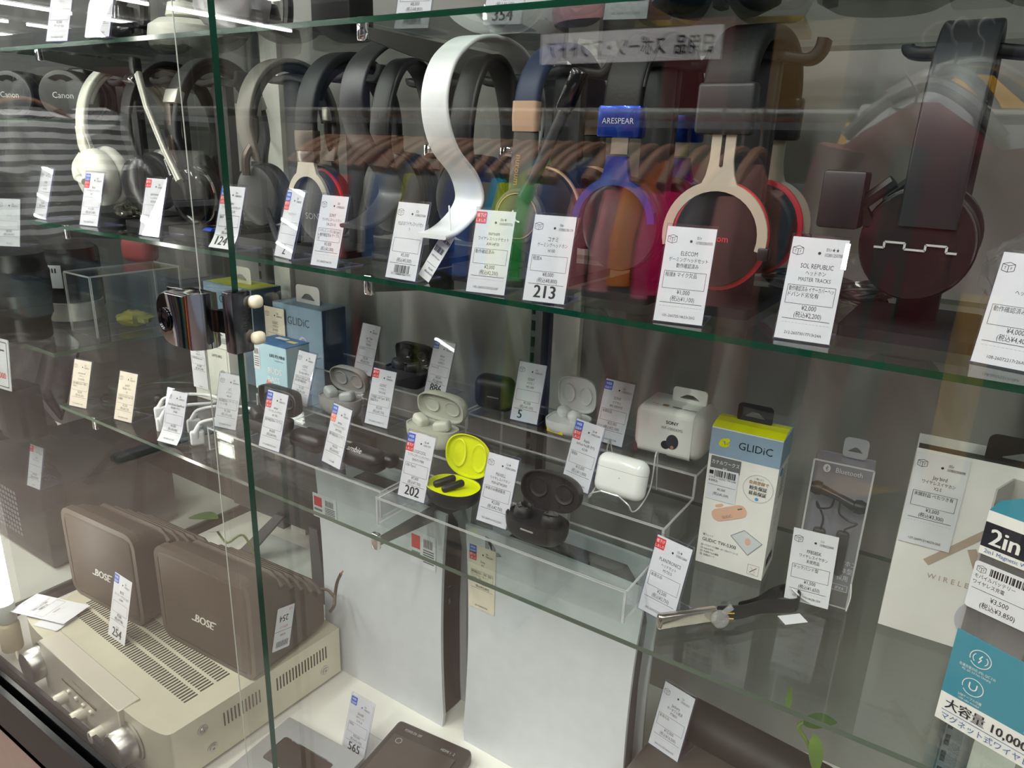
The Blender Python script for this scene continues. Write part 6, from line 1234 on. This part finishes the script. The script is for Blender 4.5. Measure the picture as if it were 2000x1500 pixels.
t = thing('black_box', 'tall black box standing on the top shelf beside the grey upright', 'box', (-0.86, 0.22, ZA + 0.0005), 0.0)
MB().rbox((0, 0, 0.10), (0.08, 0.05, 0.20), 0.004, 2).build('box', SATIN, t)
# ------------------------------------------------------------------ the aisle behind the viewer, seen in the glass
GY = -0.243
def mir(px, py, yv):
    """the real place of something whose mirror image in the door stands at depth yv"""
    p = atY(px, py, yv); return Vector((p.x, 2 * GY - yv, p.z))
RAILY = -1.50
HZ = 0.02
WOOD = mat('hanger_wood', '74503A', 0.5); HOOKM = mat('hook_wire', 'C9C9C9', 0.2, 0.9)
def shirt(label, x, y, z, col, rz=0.0, wide=0.42, long_=0.62, thick=0.035, sleeve=True, group='shirts on the rail reflected in the doors', hanger_mat=None, trim=None, hem=None, cat='shirt'):
    """a garment on a hanger; shoulders along the local x"""
    t = thing('hanging_shirt', label, cat, (x, y, z), rz, group)
    m = _M['cloth_striped'] if col == 'striped' else mat('cloth_' + col, col, 0.85, 0, 0.2, 0.25, 14)
    rings = []
    for u, wd, th in ((0.0, 0.16, 0.55), (0.03, 0.40, 0.7), (0.07, 0.72, 0.9), (0.11, 0.96, 1.0), (0.2, 0.90, 1.1), (0.55, 0.86, 1.2), (0.85, 0.90, 1.3), (1.0, 0.92, 1.35)):
        n = 20; r = []
        for i in range(n):
            a = 2 * PI * i / n; f = 1 + 0.25 * math.sin(a * 5 + u * 6) * min(1, u * 2)
            r.append((wide / 2 * wd * math.cos(a), thick / 2 * th * math.sin(a) * f, -0.035 - u * long_))
        rings.append(r)
    MB().loft(rings).build('body', m, t)
    if sleeve:
        for s_ in (-1, 1):
            pts = [(s_ * wide * 0.44, 0, -0.035 - 0.11 * long_), (s_ * wide * 0.52, 0.005, -0.10 - 0.18 * long_), (s_ * wide * 0.55, 0.0, -0.16 - 0.24 * long_)]
            MB().tube(pts, [thick * 0.9, thick * 0.95, thick], 10, 0, None).build('sleeve', m, t)
    hm = hanger_mat or WOOD
    MB().tube(spline([(-wide * 0.46, 0, -0.085), (-wide * 0.25, 0, -0.035), (0, 0, -0.008), (wide * 0.25, 0, -0.035), (wide * 0.46, 0, -0.085)], 5), 0.011, 8).build('hanger', hm, t)
    MB().tube(spline([(0, 0, -0.005), (0, 0, 0.03), (0.018, 0, 0.045), (0.020, 0, 0.065), (0, 0, 0.078), (-0.016, 0, 0.066)], 5), 0.0022, 6).build('hook', HOOKM, t)
    if trim: MB().sweep([(y_, z_) for y_, z_ in ((-0.03, -0.10), (-0.031, -0.3), (-0.033, -0.6))], bprof(0.05, 0.002)).build('stripe', mat('cloth_' + trim, trim, 0.85), t)
    return t
rail = thing('clothes_rail', 'long clothes rail across the aisle reflected in the glass', 'clothes rail', (-0.9, RAILY, FLOORZ))
MB().tube([(-1.9, 0, 0.085 + HZ - FLOORZ - 0.02), (1.1, 0, 0.085 + HZ - FLOORZ - 0.02)], 0.014, 10).build('bar', STEEL, rail)
for x in (-1.85, 0.0, 1.05):
    MB().tube([(x, 0, 0.03), (x, 0, 0.07 + HZ - FLOORZ)], 0.016, 10).build('post', STEEL, rail); MB().rbox((x, 0, 0.015), (0.06, 0.5, 0.03), 0.008, 2).build('foot', DGREY, rail)
cols = ['5A6070', '75787C', '3C4A78', 'C0C0BC', '8F939C', '344880', 'B83A42', '6A6C70', 'B4B4B0', '46608C', '85888E', 'D2E020', '9C9B96', '75706A', '5E6268', '2C3E7C', '3A64BC', '8F8A84', '2AA8D8', 'CCE030', '48C060', 'B4B6B8', '4C6090', 'D48490', 'A8A29C', 'E8949C', 'F08A30', 'E0487C', 'E8186C', '6A6C74', '444A54', 'A87470']
names = ['slate', 'grey', 'navy', 'pale grey', 'blue-grey', 'dark navy', 'dull red', 'charcoal', 'light grey', 'denim', 'steel grey', 'lime', 'stone', 'taupe', 'graphite', 'midnight blue', 'royal blue', 'warm grey', 'turquoise', 'yellow-green', 'green', 'silver grey', 'ink blue', 'dusty rose', 'mushroom', 'pink', 'orange', 'raspberry', 'magenta', 'iron grey', 'dark slate', 'brown-red']
x0 = mir(640, 300, 2 * GY - RAILY).x; x1 = mir(1480, 300, 2 * GY - RAILY).x
for i, (c, n_) in enumerate(zip(cols, names)):
    x = x0 + (x1 - x0) * i / (len(cols) - 1)
    shirt('%s shirt on a wooden hanger, reflected in the glass doors' % n_, x, RAILY + rnd.uniform(-0.015, 0.015), HZ + 0.05 if False else HZ, c, PI / 2 + rnd.uniform(-0.12, 0.12), 0.42, rnd.uniform(0.55, 0.68), 0.030)
# display band and sign over the rail
t = thing('shop_sign', 'white category sign board above the clothes rail', 'sign', (mir(1215, 88, 1.2).x, 2 * GY - 1.2, mir(1215, 88, 1.2).z), PI)
MB().box((0, 0, 0), (0.50, 0.01, 0.075)).build('board', mat('sign_white', 'E6E2EA', 0.5), t); MB().text('日用品  スポーツ・アウトドア', 0, -0.02, 0.048, 0, T(0, -0.006, 0) @ FACE, 0, 'c', 0.46, 0.95, 0.0006).build('lettering', INK, t)
# wall racks beyond with dark goods, to give the glass something dark
t = thing('wall_rack', 'tall dark wall rack across the aisle beyond the clothes', 'rack', (-0.9, -2.75, FLOORZ))
MB().box((0, 0, 1.25), (4.6, 0.05, 2.5)).build('back', mat('rack_dark', '2C2E33', 0.6), t)
for k in range(5): MB().box((0, 0.20, 0.35 + 0.5 * k), (4.6, 0.36, 0.03)).build('rack_shelf', mat('rack_shelf', '55575C', 0.5), t)
gm = ['1E1E22', '3A2A22', '2A3A4A', '54504A', '6A2A2A', '2A2A44', '404448', '886A40']
for k in range(5):
    for j in range(13):
        c = gm[(j * 3 + k * 5) % len(gm)]; g = thing('shop_carton', 'dark goods carton on the wall rack across the aisle', 'carton', (-3.0 + j * 0.34 + rnd.uniform(-0.03, 0.03), -2.55, FLOORZ + 0.366 + 0.5 * k), rnd.uniform(-0.1, 0.1), 'goods cartons on the wall rack')
        hh = rnd.uniform(0.2, 0.4); MB().rbox((0, 0, hh / 2), (0.24, 0.2, hh), 0.006, 2).build('carton', mat('goods_' + c, c, 0.5), g)
# garments close to the doors, reflected on the near panes
q = mir(1850, 300, 0.75)
def jacket(label, px, py, yv, col, rz, wide, long_, thick, trim=None):
    p = mir(px, py, yv); return shirt(label, p.x, p.y, p.z, col, rz, wide, long_, thick, True, None, HOOKM, trim, cat='jacket')
jacket('maroon track jacket with a dark stripe reflected over the dark headphones', 1815, 150, 0.70, '6A1E2C', PI + 0.15, 0.24, 0.62, 0.05, '1E2E2A')
jacket('white sports shirt reflected beside the maroon jacket', 1862, 125, 0.98, 'C9C9CE', PI - 0.9, 0.30, 0.45, 0.05)
jacket('yellow jacket reflected at the near end of the glass', 1915, 110, 1.28, 'D29A14', PI - 0.8, 0.46, 0.95, 0.08)
t = thing('s_hook', 'pale wire S-hook reflected above the maroon jacket', 'hook', tuple(mir(1775, 155, 0.62)), 0.0)
MB().tube(spline([(0.022, 0, 0.028), (0.012, 0, 0.038), (-0.008, 0, 0.036), (-0.012, 0, 0.018), (0.0, 0, 0.0), (0.012, 0, -0.018), (0.008, 0, -0.036), (-0.012, 0, -0.038), (-0.024, 0, -0.026)], 5), 0.0016, 6).build('hook', HOOKM, t)
# rows of goods farther down the shop, and the far strip lights seen at a glancing angle
t = thing('wall_rack', 'long low rack of goods far down the aisle', 'rack', (-7.4, -2.9, FLOORZ))
MB().box((0, 0, 0.95), (6.4, 0.05, 1.9)).build('back', mat('rack_brown', '4A3E38', 0.6), t)
for k in range(4): MB().box((0, 0.20, 0.35 + 0.5 * k), (6.4, 0.36, 0.03)).build('rack_shelf', mat('rack_shelf', '55575C', 0.5), t)
gm2 = ['8E8A86', '3A2A22', '7A5A40', 'B8B4AE', '6A2A2A', '2A2A44', '9A9894', 'C8C4BC']
for k in range(3):
    for j in range(16):
        c = gm2[(j * 5 + k * 3) % len(gm2)]; g = thing('shop_carton', 'goods carton on the long low rack far down the aisle', 'carton', (-10.3 + j * 0.39 + rnd.uniform(-0.03, 0.03), -2.70, FLOORZ + 0.366 + 0.5 * k), rnd.uniform(-0.1, 0.1), 'goods cartons on the far rack')
        hh = rnd.uniform(0.2, 0.4); MB().rbox((0, 0, hh / 2), (0.28, 0.2, hh), 0.006, 2).build('carton', mat('goods_' + c, c, 0.5), g)
FARL = glow('far_strip', (1.0, 0.985, 0.95), 25.0)
for i in range(7):
    for y0 in (-7.6, -5.2, -2.8):
        t = thing('ceiling_light', 'white ceiling strip-light far down the shop', 'ceiling light', (-6.2 - i * 2.0, y0, CEIL - 0.034), 0, 'far strip lights on the shop ceiling')
        MB().box((0, 0, 0.018), (0.07, 2.2, 0.03)).build('housing', WHITEP, t); MB().box((0, 0, -0.032), (0.05, 2.1, 0.04)).build('tube', FARL, t)
# striped top on a stand, seen at a glancing angle in the far door
STR = bpy.data.materials.new('striped_cloth'); STR.use_nodes = True; nt = STR.node_tree; b_ = nt.nodes['Principled BSDF']; b_.inputs['Roughness'].default_value = 0.85
tc = nt.nodes.new('ShaderNodeTexCoord'); wv = nt.nodes.new('ShaderNodeTexWave'); wv.bands_direction = 'Z'; wv.inputs['Scale'].default_value = 8.0; wv.inputs['Distortion'].default_value = 1.5; wv.inputs['Detail Scale'].default_value = 1.0
cr = nt.nodes.new('ShaderNodeValToRGB'); cr.color_ramp.elements[0].color = (0.03, 0.03, 0.035, 1); cr.color_ramp.elements[0].position = 0.42; cr.color_ramp.elements[1].color = (0.42, 0.42, 0.43, 1); cr.color_ramp.elements[1].position = 0.5
nt.links.new(tc.outputs['Object'], wv.inputs['Vector']); nt.links.new(wv.outputs['Fac'], cr.inputs['Fac']); nt.links.new(cr.outputs['Color'], b_.inputs['Base Color'])
_M['cloth_striped'] = STR
p = mir(55, 190, 0.85); shirt('grey and black striped top reflected in the far end of the doors', p.x, p.y, p.z, 'striped', R_(68), 0.55, 0.48, 0.20, True, None, None, None, cat='top')
for x, y in SPOTS:  # housings for the added spots that brighten the reflected clothes
    t = thing('added_spot_housing', 'small black spotlight added to brighten the clothes rail', 'spotlight', (x, y + 0.25, CEIL - 0.1), 0, 'added spotlights over the aisle')
    Mq = (Vector((x, -1.52, -0.35)) - Vector((x, y + 0.25, CEIL - 0.2))).to_track_quat('Z', 'Y').to_matrix().to_4x4()
    MB().lathe([(0.055, 0.09), (0.06, 0.09), (0.055, -0.02), (0.03, -0.05), (0.0, -0.05)], 20, 0, T(0, 0, -0.10) @ Mq @ T(0, 0, -0.10)).build('shade', SATIN, t); MB().tube([(0, 0, 0.10), (0, 0.02, -0.05)], 0.012, 8).build('stem', SATIN, t)
# light fittings that carry the strip lights
for i, (x, p_) in enumerate(STRIPS):
    for y0 in (-3.9, -2.5, -1.1):
        t = thing('ceiling_light', 'white ceiling strip-light fitting over the aisle', 'ceiling light', (x, y0, CEIL - 0.034), 0, 'strip-light fittings on the shop ceiling')
        MB().box((0, 0, 0.016), (0.07, 1.34, 0.03)).build('housing', WHITEP, t)
